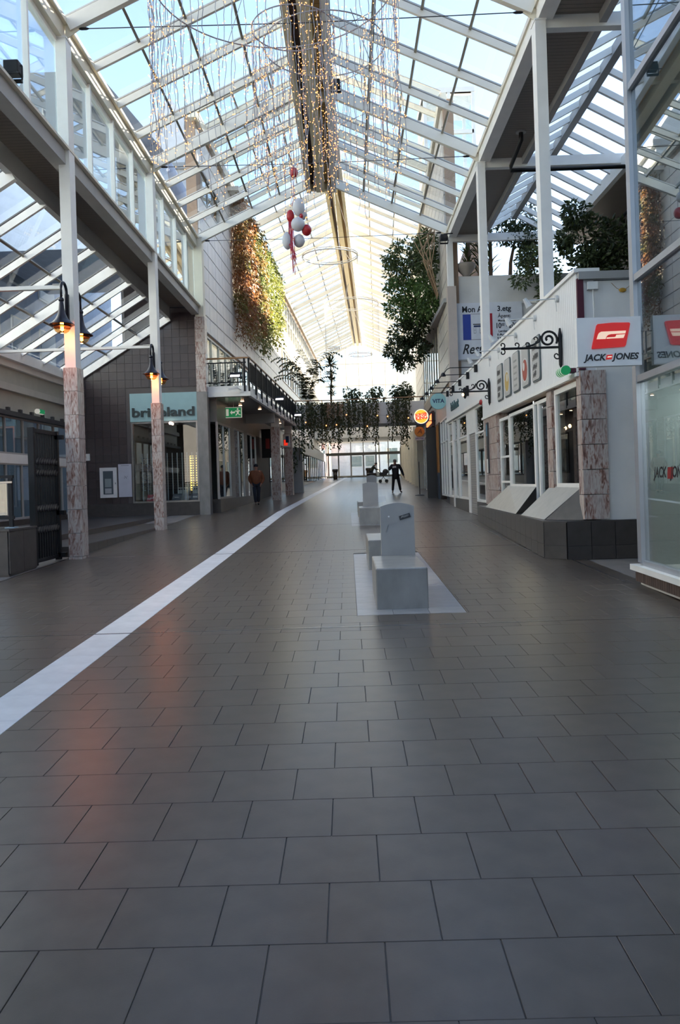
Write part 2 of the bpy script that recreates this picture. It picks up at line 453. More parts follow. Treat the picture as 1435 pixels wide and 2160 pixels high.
# ================================================================== GLAZED ROOFS
XL, XR = -5.05, 3.80
XC = (XL+XR)/2
BAY = 1.65
def gable_roof(name, M, y0, nb, xl, xr, ze, zr, xc, npan, main_every, main_off, ridge_hw, beam_mat=white):
    """glass roof on rafters: name > rafter, purlin, pane, eave_beam, ridge_beam"""
    root = struct(name, (xc, y0, ze), M)
    y1 = y0+nb*BAY
    for side in (-1, 1):
        xe = xl if side < 0 else xr
        xt = xc + side*ridge_hw
        zt = zr
        e = Vector((xe, 0, ze)); t = Vector((xt, 0, zt)); d = t-e; ln = d.length
        nrm = Vector((-d.z, 0, d.x)).normalized()
        if nrm.z < 0: nrm = -nrm
        dn = d.normalized()
        small = MB().bar((0,0,0), d, 0.075, 0.15, (0,0,1)).mesh('rafter', beam_mat, centre=False)[0]
        cap = MB().bar((0,0,0), d, 0.05, 0.03, (0,0,1)).mesh('cap', grey_steel, centre=False)[0]
        big = MB().bar((0,0,0), d, 0.13, 0.26, (0,0,1)).mesh('rafter', beam_mat, centre=False)[0]
        for i in range(nb+1):
            mainr = (i-main_off) % main_every == 0
            p = e + Vector((0, y0+i*BAY, 0)) - nrm*(0.15 if mainr else 0.09)
            r = place('rafter', big if mainr else small, root, M @ Matrix.Translation(p))
            place('glazing_cap', cap, r, M @ Matrix.Translation(e + Vector((0, y0+i*BAY, 0)) + nrm*0.03))
        for j in range(1, npan):
            q = e + d*(j/npan)
            MB().bar((q.x, y0, q.z-0.02), (q.x, y1, q.z-0.02), 0.055, 0.06, nrm).build('purlin', purlin_m, root, M)
        pw = ln/npan
        pm = MB()
        a = dn*(0.03); b = dn*(pw-0.03)
        for s in (0.0,):
            pm.quad(a+Vector((0,0.04,0)), b+Vector((0,0.04,0)), b+Vector((0,BAY-0.04,0)), a+Vector((0,BAY-0.04,0)))
        pme = pm.mesh('pane', gl_roof, centre=False)[0]
        for i in range(nb):
            for j in range(npan):
                place('pane', pme, root, M @ Matrix.Translation(e + d*(j/npan) + Vector((0, y0+i*BAY, 0)) + nrm*0.012))
    return root
NB = 20
yn0 = Y0-NB*BAY
roof = gable_roof('ceiling', I4, yn0, NB, XL, XR, 10.48, 12.28, XC, 4, 4, 0, 0.5, paint('rafter_bounce_tint', (0.78,0.74,0.64), 0.45, var=0.04))  # cream tint stands for sunlight bounced onto white rafters
# eave beams and ridge
B(XL-0.30, XL-0.02, yn0, Y0, 10.07, 10.45).build('eave_beam', cream, roof)
B(XL-0.02, XL+0.05, yn0, Y0, 10.36, 10.46).build('gutter', cream, roof)
B(XR-0.02, XR+0.26, yn0, Y0, 10.07, 10.45).build('eave_beam', white, roof)
B(XR-0.06, XR-0.02, yn0, Y0, 10.34, 10.46).build('gutter', cream, roof)
B(XC-0.52, XC-0.36, yn0, Y0, 11.82, 12.26).build('ridge_beam', ridge_lit_cream, roof)
B(XC-0.17, XC+0.12, yn0, Y0, 11.84, 12.20).build('ridge_beam', ridge_lit_cream, roof)
B(XC+0.36, XC+0.52, yn0, Y0, 11.82, 12.26).build('ridge_beam', white, roof)
B(XC-0.36, XC-0.17, yn0, Y0, 12.10, 12.14).build('ridge_deck', shaded_rib, roof)
B(XC+0.12, XC+0.36, yn0, Y0, 12.10, 12.14).build('ridge_deck', lit_rib, roof)
for yy in (Y0-6.6*3, Y0-6.6*2, Y0-6.6, Y0):
    B(XC-0.36, XC+0.36, yy-0.12, yy+0.06, 11.9, 12.2).build('ridge_crossbeam', ridge_lit_cream, roof)
B(XC-0.55, XC+0.55, yn0, Y0, 12.28, 12.33).build('ridge_cap', grey_steel, roof)
# far, taller roof
NBF = 36
yf1 = Y0+NBF*BAY
roof2 = gable_roof('ceiling_far', FAR, Y0, NBF, -5.07, 3.65, 15.15, 16.95, -0.71, 3, 4, 0, 0.45, cream)
B(-5.30, -4.99, Y0, yf1, 14.75, 15.13).build('eave_beam', cream, roof2, FAR)
B(3.58, 3.85, Y0, yf1, 14.75, 15.13).build('eave_beam', cream, roof2, FAR)
B(-0.71-0.5, -0.71-0.33, Y0, yf1, 16.5, 16.93).build('ridge_beam', ridge_lit_cream, roof2, FAR)
B(-0.71-0.15, -0.71+0.15, Y0, yf1, 16.5, 16.88).build('ridge_beam', ridge_lit_cream, roof2, FAR)
B(-0.71+0.33, -0.71+0.5, Y0, yf1, 16.5, 16.93).build('ridge_beam', cream, roof2, FAR)
B(-0.71-0.33, -0.71-0.15, Y0, yf1, 16.78, 16.82).build('ridge_deck', shaded_rib, roof2, FAR)
B(-0.71+0.15, -0.71+0.33, Y0, yf1, 16.78, 16.82).build('ridge_deck', lit_rib, roof2, FAR)
# lean-to roof over the left aisle
lt = struct('ceiling_left', (-7.7, yn0, 6.5))
e = Vector((-9.45, 0, 5.72)); t = Vector((-6.20, 0, 7.708)); d = t-e
nrm = Vector((-d.z, 0, d.x)).normalized(); dn = d.normalized()
sm = MB().bar((0,0,0), d, 0.075, 0.15).mesh('rafter', white, centre=False)[0]
bgm = MB().bar((0,0,0), d, 0.12, 0.24).mesh('rafter', white, centre=False)[0]
cp = MB().bar((0,0,0), d, 0.05, 0.03).mesh('cap', darkgrey, centre=False)[0]
NP = 3
pw = d.length/NP
pme = MB().quad(dn*0.03+Vector((0,.04,0)), dn*(pw-0.03)+Vector((0,.04,0)), dn*(pw-0.03)+Vector((0,BAY-.04,0)), dn*0.03+Vector((0,BAY-.04,0))).mesh('pane', gl_roof, centre=False)[0]
for i in range(4, NB+1):
    p = e + Vector((0, yn0+i*BAY - (0.08 if i == NB else 0), 0))
    r = place('rafter', bgm if i % 4 == 0 else sm, lt, Matrix.Translation(p - nrm*(0.14 if i % 4 == 0 else 0.09)))
    place('glazing_cap', cp, r, Matrix.Translation(p + nrm*0.03))
    if i < NB:
        for j in range(NP): place('pane', pme, lt, Matrix.Translation(p + d*(j/NP) + nrm*0.012))
for j in range(1, NP):
    q = e+d*(j/NP); MB().bar((q.x, yn0+4*BAY, q.z-0.02), (q.x, Y0-0.1, q.z-0.02), 0.055, 0.06, nrm).build('purlin', purlin_m, lt)
B(-9.62, -9.40, 2, Y0-0.05, 5.38, 5.68).build('eave_beam', white, lt)
# ribbed soffit strip and its beams above the left column line
B(-6.12, -5.36, yn0, Y0+0.0, 7.98, 8.03).build('soffit', soffit_m, lt)
B(-6.24, -6.10, yn0, Y0-0.05, 7.58, 8.06).build('soffit_beam', grey_steel, lt)
# right-hand soffit, side skylight
rs = struct('ceiling_right', (6.3, yn0, 10.0))
B(4.05, 4.94, yn0, Y0+0.3, 10.16, 10.2).build('soffit', soffit_m, rs)
B(4.92, 5.06, yn0, Y0+0.3, 9.98, 10.36).build('soffit_beam', grey_steel, rs)
xr0, xr1, xr2 = 5.02, 6.10, 7.62
zr0, zr1, zr2 = 10.30, 10.86, 10.02
ys0, ys1 = 6.75, 28.2
nbs = 13
for (xa, za, xb, zb) in ((xr0, zr0, xr1, zr1), (xr2, zr2, xr1, zr1)):
    e = Vector((xa,0,za)); t = Vector((xb,0,zb)); d = t-e
    rm = MB().bar((0,0,0), d, 0.085, 0.14).mesh('rafter', white, centre=False)[0]
    pm_ = MB().quad(Vector((0,.05,.08))+d*.02, Vector((0,.05,.08))+d*.98, Vector((0,BAY*.5-.05,.08))+d*.98, Vector((0,BAY*.5-.05,.08))+d*.02).mesh('pane', gl_roof, centre=False)[0]
    for i in range(nbs*2+1):
        place('rafter', rm, rs, Matrix.Translation(e+Vector((0, ys0+i*BAY/2, 0))))
        if i < nbs*2: place('pane', pm_, rs, Matrix.Translation(e+Vector((0, ys0+i*BAY/2, 0))))
B(xr1-0.09, xr1+0.09, ys0, ys1, zr1-0.20, zr1+0.03).build('ridge_beam', grey_steel, rs)
B(xr2-0.05, xr2+0.09, ys0, ys1, zr2-0.3, zr2+0.05).build('eave_beam', white, rs)
B(7.71, 9.6, yn0, Y0, 9.70, 9.75).build('soffit', soffit_m, rs)
for yy in (15.0, 21.6, 28.2):
    B(XR+0.1, 9.0, yy-0.09, yy+0.09, 9.92, 10.18).build('tie_beam', white, rs)

# ================================================================== COLUMNS
def column(x, y, zb, zt, label, marble_top=None, chrome_to=None, w=0.2, dpt=0.30, M=I4, body=white):
    c = thing('column', label, 'column', (x, y, zb), 'steel columns along the arcade', M)
    z = zb
    if marble_top:
        h = 0.44; zz = marble_top; n = int((marble_top-zb)/h)
        B(x-w/2, x+w/2, y-dpt/2, y+dpt/2, zb, zt).build('shaft', body, c, M)
        e = 0.028
        while zz > zb+0.02:
            lo = max(zb, zz-h)
            for (a0,a1,b0,b1) in ((x-w/2-e, x+w/2+e, y-dpt/2-e, y-dpt/2), (x+w/2, x+w/2+e, y-dpt/2, y+dpt/2), (x-w/2-e, x-w/2, y-dpt/2, y+dpt/2), (x-w/2-e, x+w/2+e, y+dpt/2, y+dpt/2+e)):
                B(a0, a1, b0, b1, lo+0.003, zz-0.003).build('marble_panel', marble_m, c, M)
            zz -= h
    else:
        B(x-w/2, x+w/2, y-dpt/2, y+dpt/2, zb, zt).build('shaft', body, c, M)
    B(x-w/2-0.012, x+w/2+0.012, y-dpt/2-0.012, y+dpt/2+0.012, zt-0.03, zt).build('cap_plate', body, c, M)
    return c
cl = {8.4: 'white steel column on pink marble base, nearest on the left, before the folding gate',
      15.0: 'white steel column clad in pink marble beside the black folding gate, twin lanterns above',
      21.6: 'slim white column with marble foot and twin lanterns in front of the optician sign'}
for yy, lb in cl.items():
    column(XL-0.05, yy, fz(yy)-0.02, 10.07, lb, 3.9)
column(XR+0.02, 15.0, 4.3, 10.07, 'tall white steel column nearest on the right, rising behind the white shop parapet')
column(XR+0.02, 21.6, 4.3, 10.07, 'tall white steel column crossing the restaurant board, middle of the right row')
column(XR+0.02, Y0+0.05, fz(Y0)-0.05, 10.07, 'white and beige column at the corner of the restaurant board wall')
# ================================================================== LEFT CLERESTORY
wl_ = struct('wall_left', (XL-0.2, 10, 7.6))
B(XL-0.28, XL-0.02, yn0, Y0, 7.68, 8.0).build('sill_beam', grey_steel, wl_)
B(XL-0.02, XL+0.06, yn0, Y0, 7.95, 8.0).build('sill_ledge', cream, wl_)
B(XL-0.24, XL-0.12, yn0, Y0, 9.98, 10.07).build('head_frame', white, wl_)
nwin = 0
mul = B(-0.05, 0.05, -0.035, 0.035, 0, 2.06).mesh('mullion', white, centre=False)[0]
pc = B(-0.006, 0.006, 0.04, BAY-0.04, 0.03, 2.0).mesh('pane', glass('clerestory_glass', (0.80,0.87,0.90), 1.8), centre=False)[0]
for i in range(4, NB+1):
    y = yn0+i*BAY
    place('mullion', mul, wl_, Matrix.Translation((XL-0.12, y, 8.0)))
    if i < NB: place('pane', pc, wl_, Matrix.Translation((XL-0.16, y, 8.0)))
# ================================================================== helpers for shop fronts
WN = [0]
def window(y0, y1, z0, z1, x, M=I4, bars_y=(), bars_z=(), fr=0.07, dep=0.08, fm=white, gm=None, face=1):
    """shop window standing in a plane of constant x: window_n > frame pieces, panes"""
    gm = gm or gl_shop
    WN[0] += 1
    w = struct('window_%d' % WN[0], (x, (y0+y1)/2, z0), M)
    h = dep/2
    B(x-h, x+h, y0, y0+fr, z0, z1).build('frame_post', fm, w, M); B(x-h, x+h, y1-fr, y1, z0, z1).build('frame_post', fm, w, M)
    B(x-h, x+h, y0+fr, y1-fr, z0, z0+fr).build('frame_rail', fm, w, M); B(x-h, x+h, y0+fr, y1-fr, z1-fr, z1).build('frame_rail', fm, w, M)
    ys = [y0+fr] + list(bars_y) + [y1-fr]; zs = [z0+fr] + list(bars_z) + [z1-fr]
    b = fr*0.35
    for yy in bars_y: B(x-h, x+h, yy-b, yy+b, z0+fr, z1-fr).build('mullion', fm, w, M)
    for zz in bars_z: B(x-h*.8, x+h*.8, y0+fr, y1-fr, zz-b, zz+b).build('transom', fm, w, M)
    for i in range(len(ys)-1):
        for j in range(len(zs)-1):
            B(x-0.004, x+0.004, ys[i], ys[i+1], zs[j], zs[j+1]).build('pane', gm, w, M)
    return w
def window_x(x0, x1, z0, z1, y, M=I4, bars_x=(), bars_z=(), fr=0.07, dep=0.08, fm=white, gm=None):
    gm = gm or gl_shop
    WN[0] += 1
    w = struct('window_%d' % WN[0], ((x0+x1)/2, y, z0), M)
    h = dep/2
    B(x0, x0+fr, y-h, y+h, z0, z1).build('frame_post', fm, w, M); B(x1-fr, x1, y-h, y+h, z0, z1).build('frame_post', fm, w, M)
    B(x0+fr, x1-fr, y-h, y+h, z0, z0+fr).build('frame_rail', fm, w, M); B(x0+fr, x1-fr, y-h, y+h, z1-fr, z1).build('frame_rail', fm, w, M)
    xs = [x0+fr] + list(bars_x) + [x1-fr]; zs = [z0+fr] + list(bars_z) + [z1-fr]
    b = fr*0.35
    for xx in bars_x: B(xx-b, xx+b, y-h, y+h, z0+fr, z1-fr).build('mullion', fm, w, M)
    for zz in bars_z: B(x0+fr, x1-fr, y-h*.8, y+h*.8, zz-b, zz+b).build('transom', fm, w, M)
    for i in range(len(xs)-1):
        for j in range(len(zs)-1):
            B(xs[i], xs[i+1], y-0.004, y+0.004, zs[j], zs[j+1]).build('pane', gm, w, M)
    return w
def tiled_face_y(root, x0, x1, z0, z1, y, w, h, mat, skip=None, dep=0.02, nm='wall_tile', M=I4):
    """separate tiles on a face looking towards -y"""
    nx = max(1, round((x1-x0)/w)); nz = max(1, round((z1-z0)/h)); w = (x1-x0)/nx; h = (z1-z0)/nz
    me = B(-w/2+.004, w/2-.004, -dep, 0, -h/2+.004, h/2-.004).mesh(nm, mat, centre=False)[0]
    for i in range(nx):
        for j in range(nz):
            cx_, cz_ = x0+(i+.5)*w, z0+(j+.5)*h
            if skip and skip(cx_, cz_, w, h): continue
            place(nm, me, root, M @ Matrix.Translation((cx_, y, cz_)))
def tiled_face_x(root, y0, y1, z0, z1, x, w, h, mat, dep=0.02, nm='wall_tile', M=I4, side=-1, skip=None):
    ny = max(1, round((y1-y0)/w)); nz = max(1, round((z1-z0)/h)); w = (y1-y0)/ny; h = (z1-z0)/nz
    a, b = (-dep, 0) if side < 0 else (0, dep)
    me = B(a, b, -w/2+.004, w/2-.004, -h/2+.004, h/2-.004).mesh(nm, mat, centre=False)[0]
    for i in range(ny):
        for j in range(nz):
            cy_, cz_ = y0+(i+.5)*w, z0+(j+.5)*h
            if skip and skip(cy_, cz_): continue
            place(nm, me, root, M @ Matrix.Translation((x, cy_, cz_)))

# ================================================================== LEFT AISLE
lf = struct('floor_left', (-7.4, 20, 0.3))
B(-9.6, -5.24, 15.3, Y0, 0.0, 0.54).build('step_base', dark_stone, lf)
B(-9.6, -6.30, 15.3, Y0, 0.54, 0.66).build('upper_step', dark_stone, lf)
tiled_face_x(lf, 15.3, 21.5, 0.30, 0.535, -5.235, 0.6, 0.3, dark_stone, side=1, dep=0.015)
ls = struct('wall_left_shop', (-9.7, 20, 0.5))
B(-10.0, -9.66, 11, Y0, 3.95, 5.45).build('fascia', paint('olive_cream', (0.42,0.41,0.35), 0.5), ls)
B(-9.70, -9.55, 11, Y0, 5.20, 5.38).build('cornice', white, ls)
B(-9.70, -9.52, 11, Y0, 4.52, 4.72).build('cornice', paint('fascia_lip', (0.5,0.48,0.42), 0.5), ls)
B(-9.74, -9.46, 11, Y0, 3.80, 3.93).build('awning_rail', darkgrey, ls)
for i in range(18):
    B(-9.56, -9.48, 12.2+i*0.85, 12.34+i*0.85, 3.93, 4.03).build('rail_clip', darkgrey, ls)
B(-9.75, -9.60, 11, Y0, 2.45, 2.72).build('mid_rail', white, ls)
B(-9.80, -9.64, 11, Y0, 0.5, 0.85).build('base', dark_stone, ls)
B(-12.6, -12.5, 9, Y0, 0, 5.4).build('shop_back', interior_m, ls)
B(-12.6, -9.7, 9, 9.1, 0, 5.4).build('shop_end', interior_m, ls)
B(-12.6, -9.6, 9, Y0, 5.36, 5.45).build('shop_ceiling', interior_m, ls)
window(14, Y0-0.1, 2.70, 3.82, -9.66, bars_y=[15+i*1.25 for i in range(10)], fm=grey_steel, gm=gl_shop)
window(14, Y0-0.1, 0.82, 2.48, -9.66, bars_y=[14.8+i*1.1 for i in range(12)], fm=grey_steel, gm=gl_shop)
# low tiled wall with the glass railing
lw_ = struct('wall_low', (-7.4, 13.1, 0.28))
B(-9.5, -5.40, 12.6, 13.7, 0.2, 1.0).build('core', dark_stone, lw_)
tiled_face_y(lw_, -9.5, -5.40, 0.30, 1.0, 12.6, 0.6, 0.72, dark_stone)
tiled_face_x(lw_, 12.6, 13.7, 0.32, 1.0, -5.40, 0.58, 0.7, dark_stone, side=1)
B(-9.5, -5.36, 12.55, 13.7, 1.0, 1.03).build('coping', dark_stone, lw_)

# ================================================================== BROWN TILED WALL WITH OPTICIAN'S WINDOW
bw = struct('wall_front', (-7.4, Y0, 0.6))
core = MB()
def roofz(x): return 5.72+(x+9.45)*0.6118-0.15
core.prism([(-9.75,Y0+.02,0.6),(-7.62,Y0+.02,0.6),(-7.62,Y0+.02,roofz(-7.62)),(-9.75,Y0+.02,roofz(-9.75))], (0,.25,0))
core.prism([(-7.62,Y0+.02,4.96),(-5.22,Y0+.02,4.96),(-5.22,Y0+.02,7.95),(-6.1,Y0+.02,7.95),(-6.1,Y0+.02,roofz(-6.1)),(-7.62,Y0+.02,roofz(-7.62))], (0,.25,0))
core.build('joint_bed', joint_m, bw)
B(-9.75, -5.22, Y0-.03, Y0+.25, 0.55, 1.11).build('dark_base', dark_stone, bw)
def skipb(x, z, w, h):
    if x+w/2 > -7.60 and z-h/2 < 4.95: return True
    return z+h/2 > (roofz(x) if x < -6.1 else 7.95)
tiled_face_y(bw, -9.75+0.005, -5.225, 1.115, 1.115+0.29*24, Y0+.02, 0.29, 0.29, brown_tile, skipb)
window_x(-7.60, -5.24, 1.10, 3.96, Y0+0.03, fr=0.06, dep=0.16, fm=chrome, gm=gl_clear)
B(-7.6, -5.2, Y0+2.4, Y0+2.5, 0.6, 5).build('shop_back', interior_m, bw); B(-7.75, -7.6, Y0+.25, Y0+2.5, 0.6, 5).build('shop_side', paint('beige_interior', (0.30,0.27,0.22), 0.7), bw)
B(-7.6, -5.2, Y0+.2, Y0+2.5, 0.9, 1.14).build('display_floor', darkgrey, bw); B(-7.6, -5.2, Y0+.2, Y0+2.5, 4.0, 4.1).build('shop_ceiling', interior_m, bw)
# corner pier: chrome below, marble above
cp_ = column(-5.05, Y0+0.12, fz(Y0)-0.05, 10.4, 'corner pier with steel sleeve below and marble above, beside the optician window', None, w=0.30, dpt=0.4, body=cream)
B(-5.235, -4.865, Y0-0.13, Y0+0.36, fz(Y0)-0.03, 4.95).build('steel_sleeve', worn_steel, cp_)
for k in range(6):
    B(-5.225, -4.875, Y0-0.12, Y0+0.35, 4.955+k*0.44, 4.955+(k+1)*0.44-0.006).build('marble_panel', marble_m, cp_)

# ================================================================== FAR LEFT FACADE
fl_ = struct('wall_left_far', (-5.2, 40, 5), FAR)
B(-5.5, -5.13, Y0+0.3, 88, 7.25, 15.0).build('joint_bed', panel_joint, fl_, FAR)
pw, ph = 1.35, 0.60
pme = B(0, 0.055, -pw/2+.014, pw/2-.014, .02, ph-.02).mesh('panel', panel_m, centre=False)[0]
stuffp = MB()
def fac_hole(y, z):
    if 29.0 < y < 33.2 and 12.0 < z < 13.2: return True
    if y > 53 and (11.9 < z < 14.3 or 8.3 < z < 10.7): return True
    return False
for i in range(44):
    for j in range(12):
        y = 28.55+pw*(i+.5); z = 7.3+ph*j
        if y > 87.5 or fac_hole(y, z+ph/2): continue
        if i < 25: place('panel', pme, fl_, FAR @ Matrix.Translation((-5.13, y, z)))
        else: stuffp.box(-5.13, -5.075, y-pw/2+.012, y+pw/2-.012, z+.014, z+ph-.014)
o = stuffp.build('panel_field', panel_m, fl_, FAR); o['kind'] = 'stuff'
window(29.2, 33.2, 12.1, 13.3, -5.11, FAR, bars_y=[30.2,31.2,32.2], fm=grey_steel)
for zz in (8.5, 12.1):
    window(53.3, 87.3, zz, zz+2.2, -5.10, FAR, bars_y=[53.3+1.7*i for i in range(1,20)], bars_z=[zz+1.1], fm=white, gm=gl_shop, dep=0.14)
window(28.75, 43.5, 5.2, 7.2, -5.15, FAR, bars_y=[28.75+1.45*i for i in range(1,10)], fm=cream, gm=gl_shop, dep=0.1)
B(-5.5, -5.1, 43.6, 88, 5.0, 7.25).build('lower_band', panel_m, fl_, FAR)
B(-8.0, -7.9, Y0+.3, 88, 0, 15).build('back_wall', interior_m, fl_, FAR)
B(-8.0, -5.1, Y0+.3, 88, 4.80, 5.15).build('storey_floor', interior_m, fl_, FAR)
# ground floor shop fronts on the left, under the gallery
gs = struct('wall_left_ground', (-4.9, 40, 0.6), FAR)
B(-5.1, -4.70, Y0+0.55, 88, 3.95, 4.82).build('shop_fascia', paint('warm_grey', (0.26,0.24,0.21), 0.4), gs, FAR)
B(-5.0, -4.66, Y0+0.6, 36.5, 0.4, 1.15).build('stall_riser', dark_stone, gs, FAR)
B(-5.0, -4.66, 42.5, 88, 0.4, 1.75).build('stall_riser', paint('grey_panelling', (0.22,0.22,0.22), 0.35), gs, FAR)
steel_fr = paint('anodised_frame', (0.40,0.39,0.37), 0.35, 0.5)
window(28.75, 31.2, 1.15, 3.95, -4.72, FAR, bars_y=[29.9], fm=steel_fr, gm=gl_mirror)
window(31.95, 34.4, 1.0, 3.95, -4.72, FAR, bars_y=[33.2], fm=steel_fr, gm=gl_mirror)
window(35.2, 37.8, 0.9, 3.95, -4.72, FAR, bars_y=[36.5], fm=steel_fr, gm=gl_mirror)
window(42.5, 56, 1.75, 3.9, -4.72, FAR, bars_y=[44.5,46.5,48.5,50.5,52.5], fm=black, gm=gl_mirror)
window(56.5, 87.5, 1.8, 4.0, -4.72, FAR, bars_y=[58.5+2.1*i for i in range(13)], fm=black, gm=gl_mirror)
shut = ribbed('roller_shutter', (0.34,0.32,0.29), 'Z', 14.0, 0.4, 0.9, 0.4)
for (a, b) in ((31.25, 31.9), (34.45, 35.15)):
    B(-4.80, -4.68, a, b, 0.5, 3.95).build('roller_shutter', shut, gs, FAR)
B(-4.82, -4.70, 37.85, 42.4, 0.5, 3.95).build('dark_shopfront', darkgrey, gs, FAR)
# gallery / balcony slab
bal = struct('ceiling_gallery', (-4.2, 36, 4.8), FAR)
B(-5.1, -3.42, Y0+0.02, 44.2, 4.80, 5.16).build('slab', paint('gallery_white', (0.80,0.79,0.76), 0.35), bal, FAR)
B(-5.1, -3.36, Y0-0.04, Y0+0.06, 4.78, 4.94).build('edge_trim', white, bal, FAR)
B(-3.46, -3.36, Y0, 44.2, 4.78, 4.94).build('edge_trim', white, bal, FAR)
soff = paint('gloss_soffit', (0.20,0.19,0.175), 0.22, var=0.08)
nps = 9
for i in range(nps):
    a = Y0+0.1+i*(15.9/nps); B(-4.68, -3.5, a+0.012, a+15.9/nps-0.012, 4.765, 4.80).build('soffit_panel', soff, bal, FAR)
B(-4.7, -3.45, 35.2, 35.5, 4.35, 4.80).build('downstand', paint('downstand', (0.34,0.32,0.29), 0.4), bal, FAR)

# ================================================================== BRIDGE across the street
br = struct('floor_bridge', (0, 45, 4.8), FAR)
B(-5.0, 3.7, 44.2, 46.8, 4.80, 5.1).build('deck', paint('bridge_grey', (0.45,0.44,0.42), 0.5), br, FAR)
B(-3.42, 3.7, 44.12, 44.26, 4.80, 5.96).build('parapet', paint('bridge_white', (0.90,0.88,0.84), 0.5), br, FAR)
B(-3.42, 3.7, 46.7, 46.84, 4.80, 5.96).build('parapet', paint('bridge_white2', (0.60,0.58,0.54), 0.5), br, FAR)
MB().tube([(-3.4,44.19,6.2),(-1.3,44.19,6.16),(3.7,44.19,6.2)], 0.03, 8).build('handrail', paint('wood_rail', (0.35,0.20,0.09), 0.4), br, FAR)
for xx in (-3.3,-1.9,-0.5,0.9,2.3,3.5): MB().tube([(xx,44.19,5.95),(xx,44.19,6.18)], 0.015, 6).build('rail_post', black, br, FAR)

# ================================================================== FAR RIGHT FACADE
rf = struct('wall_right_far', (3.8, 40, 0.6), FAR)
B(3.74, 4.1, Y0+0.2, 88, 5.0, 15.0).build('joint_bed', panel_joint, rf, FAR)
pmr = B(-0.055, 0, -pw/2+.012, pw/2-.012, .014, ph-.014).mesh('panel', paint('beige_panel', (0.55,0.49,0.41), 0.45, var=0.08), centre=False)[0]
for i in range(17):
    for j in range(16):
        y = 28.6+pw*(i+.5); z = 5.1+ph*j
        if 33 < y < 44 and 5.6 < z+ph/2 < 8.6: continue
        place('panel', pmr, rf, FAR @ Matrix.Translation((3.74, y, z)))
B(3.68, 3.74, 51.5, 88, 5.1, 15).build('panel_field', panel_m, rf, FAR)
window(33.2, 43.8, 5.6, 8.6, 3.72, FAR, bars_y=[34.6,36.1,37.6,39.1,40.6,42.1], fm=cream, gm=gl_shop)
B(6.5, 6.6, 40, 88, 0, 15).build('back_wall', interior_m, rf, FAR); B(6.5, 6.6, Y0+.4, 40, 0, 7.9).build('back_wall', interior_m, rf, FAR)
B(4.1, 9.0, 40, 40.1, 7.9, 9.4).build('terrace_end_wall', white, rf, FAR)
for i in range(9):
    B(3.35, 3.75, 46.5+i*4.4, 46.72+i*4.4, fz(46.5+i*4.4)-0.1, 5.0).build('fin_column', cream, rf, FAR)
B(3.72, 4.0, 30.0, 88, 4.0, 5.05).build('shop_fascia', paint('fascia_white', (0.5,0.48,0.44), 0.45), rf, FAR)
window(30.2, 33.6, 0.95, 4.0, 3.74, FAR, bars_y=[31.3,32.4], bars_z=[3.1], fm=white, gm=gl_mirror)
window(41.5, 46.3, 1.0, 4.0, 3.74, FAR, bars_y=[43,44.6], fm=chrome, gm=gl_mirror)
window(47, 86, 1.3, 4.0, 3.74, FAR, bars_y=[49+2.2*i for i in range(17)], fm=white, gm=gl_mirror)
B(3.66, 3.9, 33.7, 41.4, 0.7, 4.0).build('dark_cladding', paint('brown_cladding', (0.035,0.022,0.016), 0.35), rf, FAR)
orange_m = paint('orange_panel', (0.42,0.17,0.03), 0.4)
for (a, b) in ((34.0, 34.7), (37.6, 38.6)): B(3.60, 3.66, a, b, 1.9, 3.9).build('orange_panel', orange_m, rf, FAR)
for (a, b) in ((34.0, 34.7), (37.6, 38.6)): B(3.60, 3.66, a, b, 0.75, 1.9).build('blue_panel', paint('slate_blue_panel', (0.04,0.055,0.08), 0.3), rf, FAR)
B(3.2, 3.66, 35.2, 35.32, 0.8, 3.9).build('door_leaf', paint('dark_door', (0.02,0.015,0.012), 0.35), rf, FAR)

# ================================================================== END OF THE ARCADE
en = struct('wall_end', (-0.7, 88, 2), FAR)
def roofx(x): return 15.0+1.8*(1-abs(x+0.71)/4.36)
B(-5.2, 3.9, 87.9, 88.1, 7.6, 7.95).build('beam', white, en, FAR)
for xx in (-4.9,-3.6,-2.1,-0.71,0.75,2.2,3.5):
    B(xx-0.05, xx+0.05, 87.95, 88.05, 7.95, roofx(xx)).build('mullion', cream, en, FAR)
for zz in (10.4, 12.2, 14.6):
    B(-5.0, 3.6, 87.96, 88.04, zz-0.05, zz+0.05).build('transom', cream, en, FAR)
xs = (-4.9,-3.6,-2.1,-0.71,0.75,2.2,3.5); zs = (7.95,10.4,12.2,14.6)
for i in range(6):
    for j in range(3):
        B(xs[i]+.05, xs[i+1]-.05, 87.995, 88.005, zs[j]+.05, zs[j+1]-.05).build('pane', gl_roof, en, FAR)
    a, b = xs[i]+.05, xs[i+1]-.05
    MB().prism([(a,87.995,14.65),(b,87.995,14.65),(b,87.995,roofx(b)),(a,87.995,roofx(a))], (0,.01,0)).build('pane', gl_roof, en, FAR)
MB().bar((-2.1,88,10.4),(-0.9,88,12.1),0.04,0.04).build('brace', cream, en, FAR); MB().bar((0.75,88,10.4),(-0.5,88,12.1),0.04,0.04).build('brace', cream, en, FAR)
B(-5.0, 3.7, 78.0, 87.8, 5.95, 7.6).build('end_gallery', paint('end_gallery_white', (0.6,0.6,0.58), 0.5), en, FAR)
dz = fz(86)
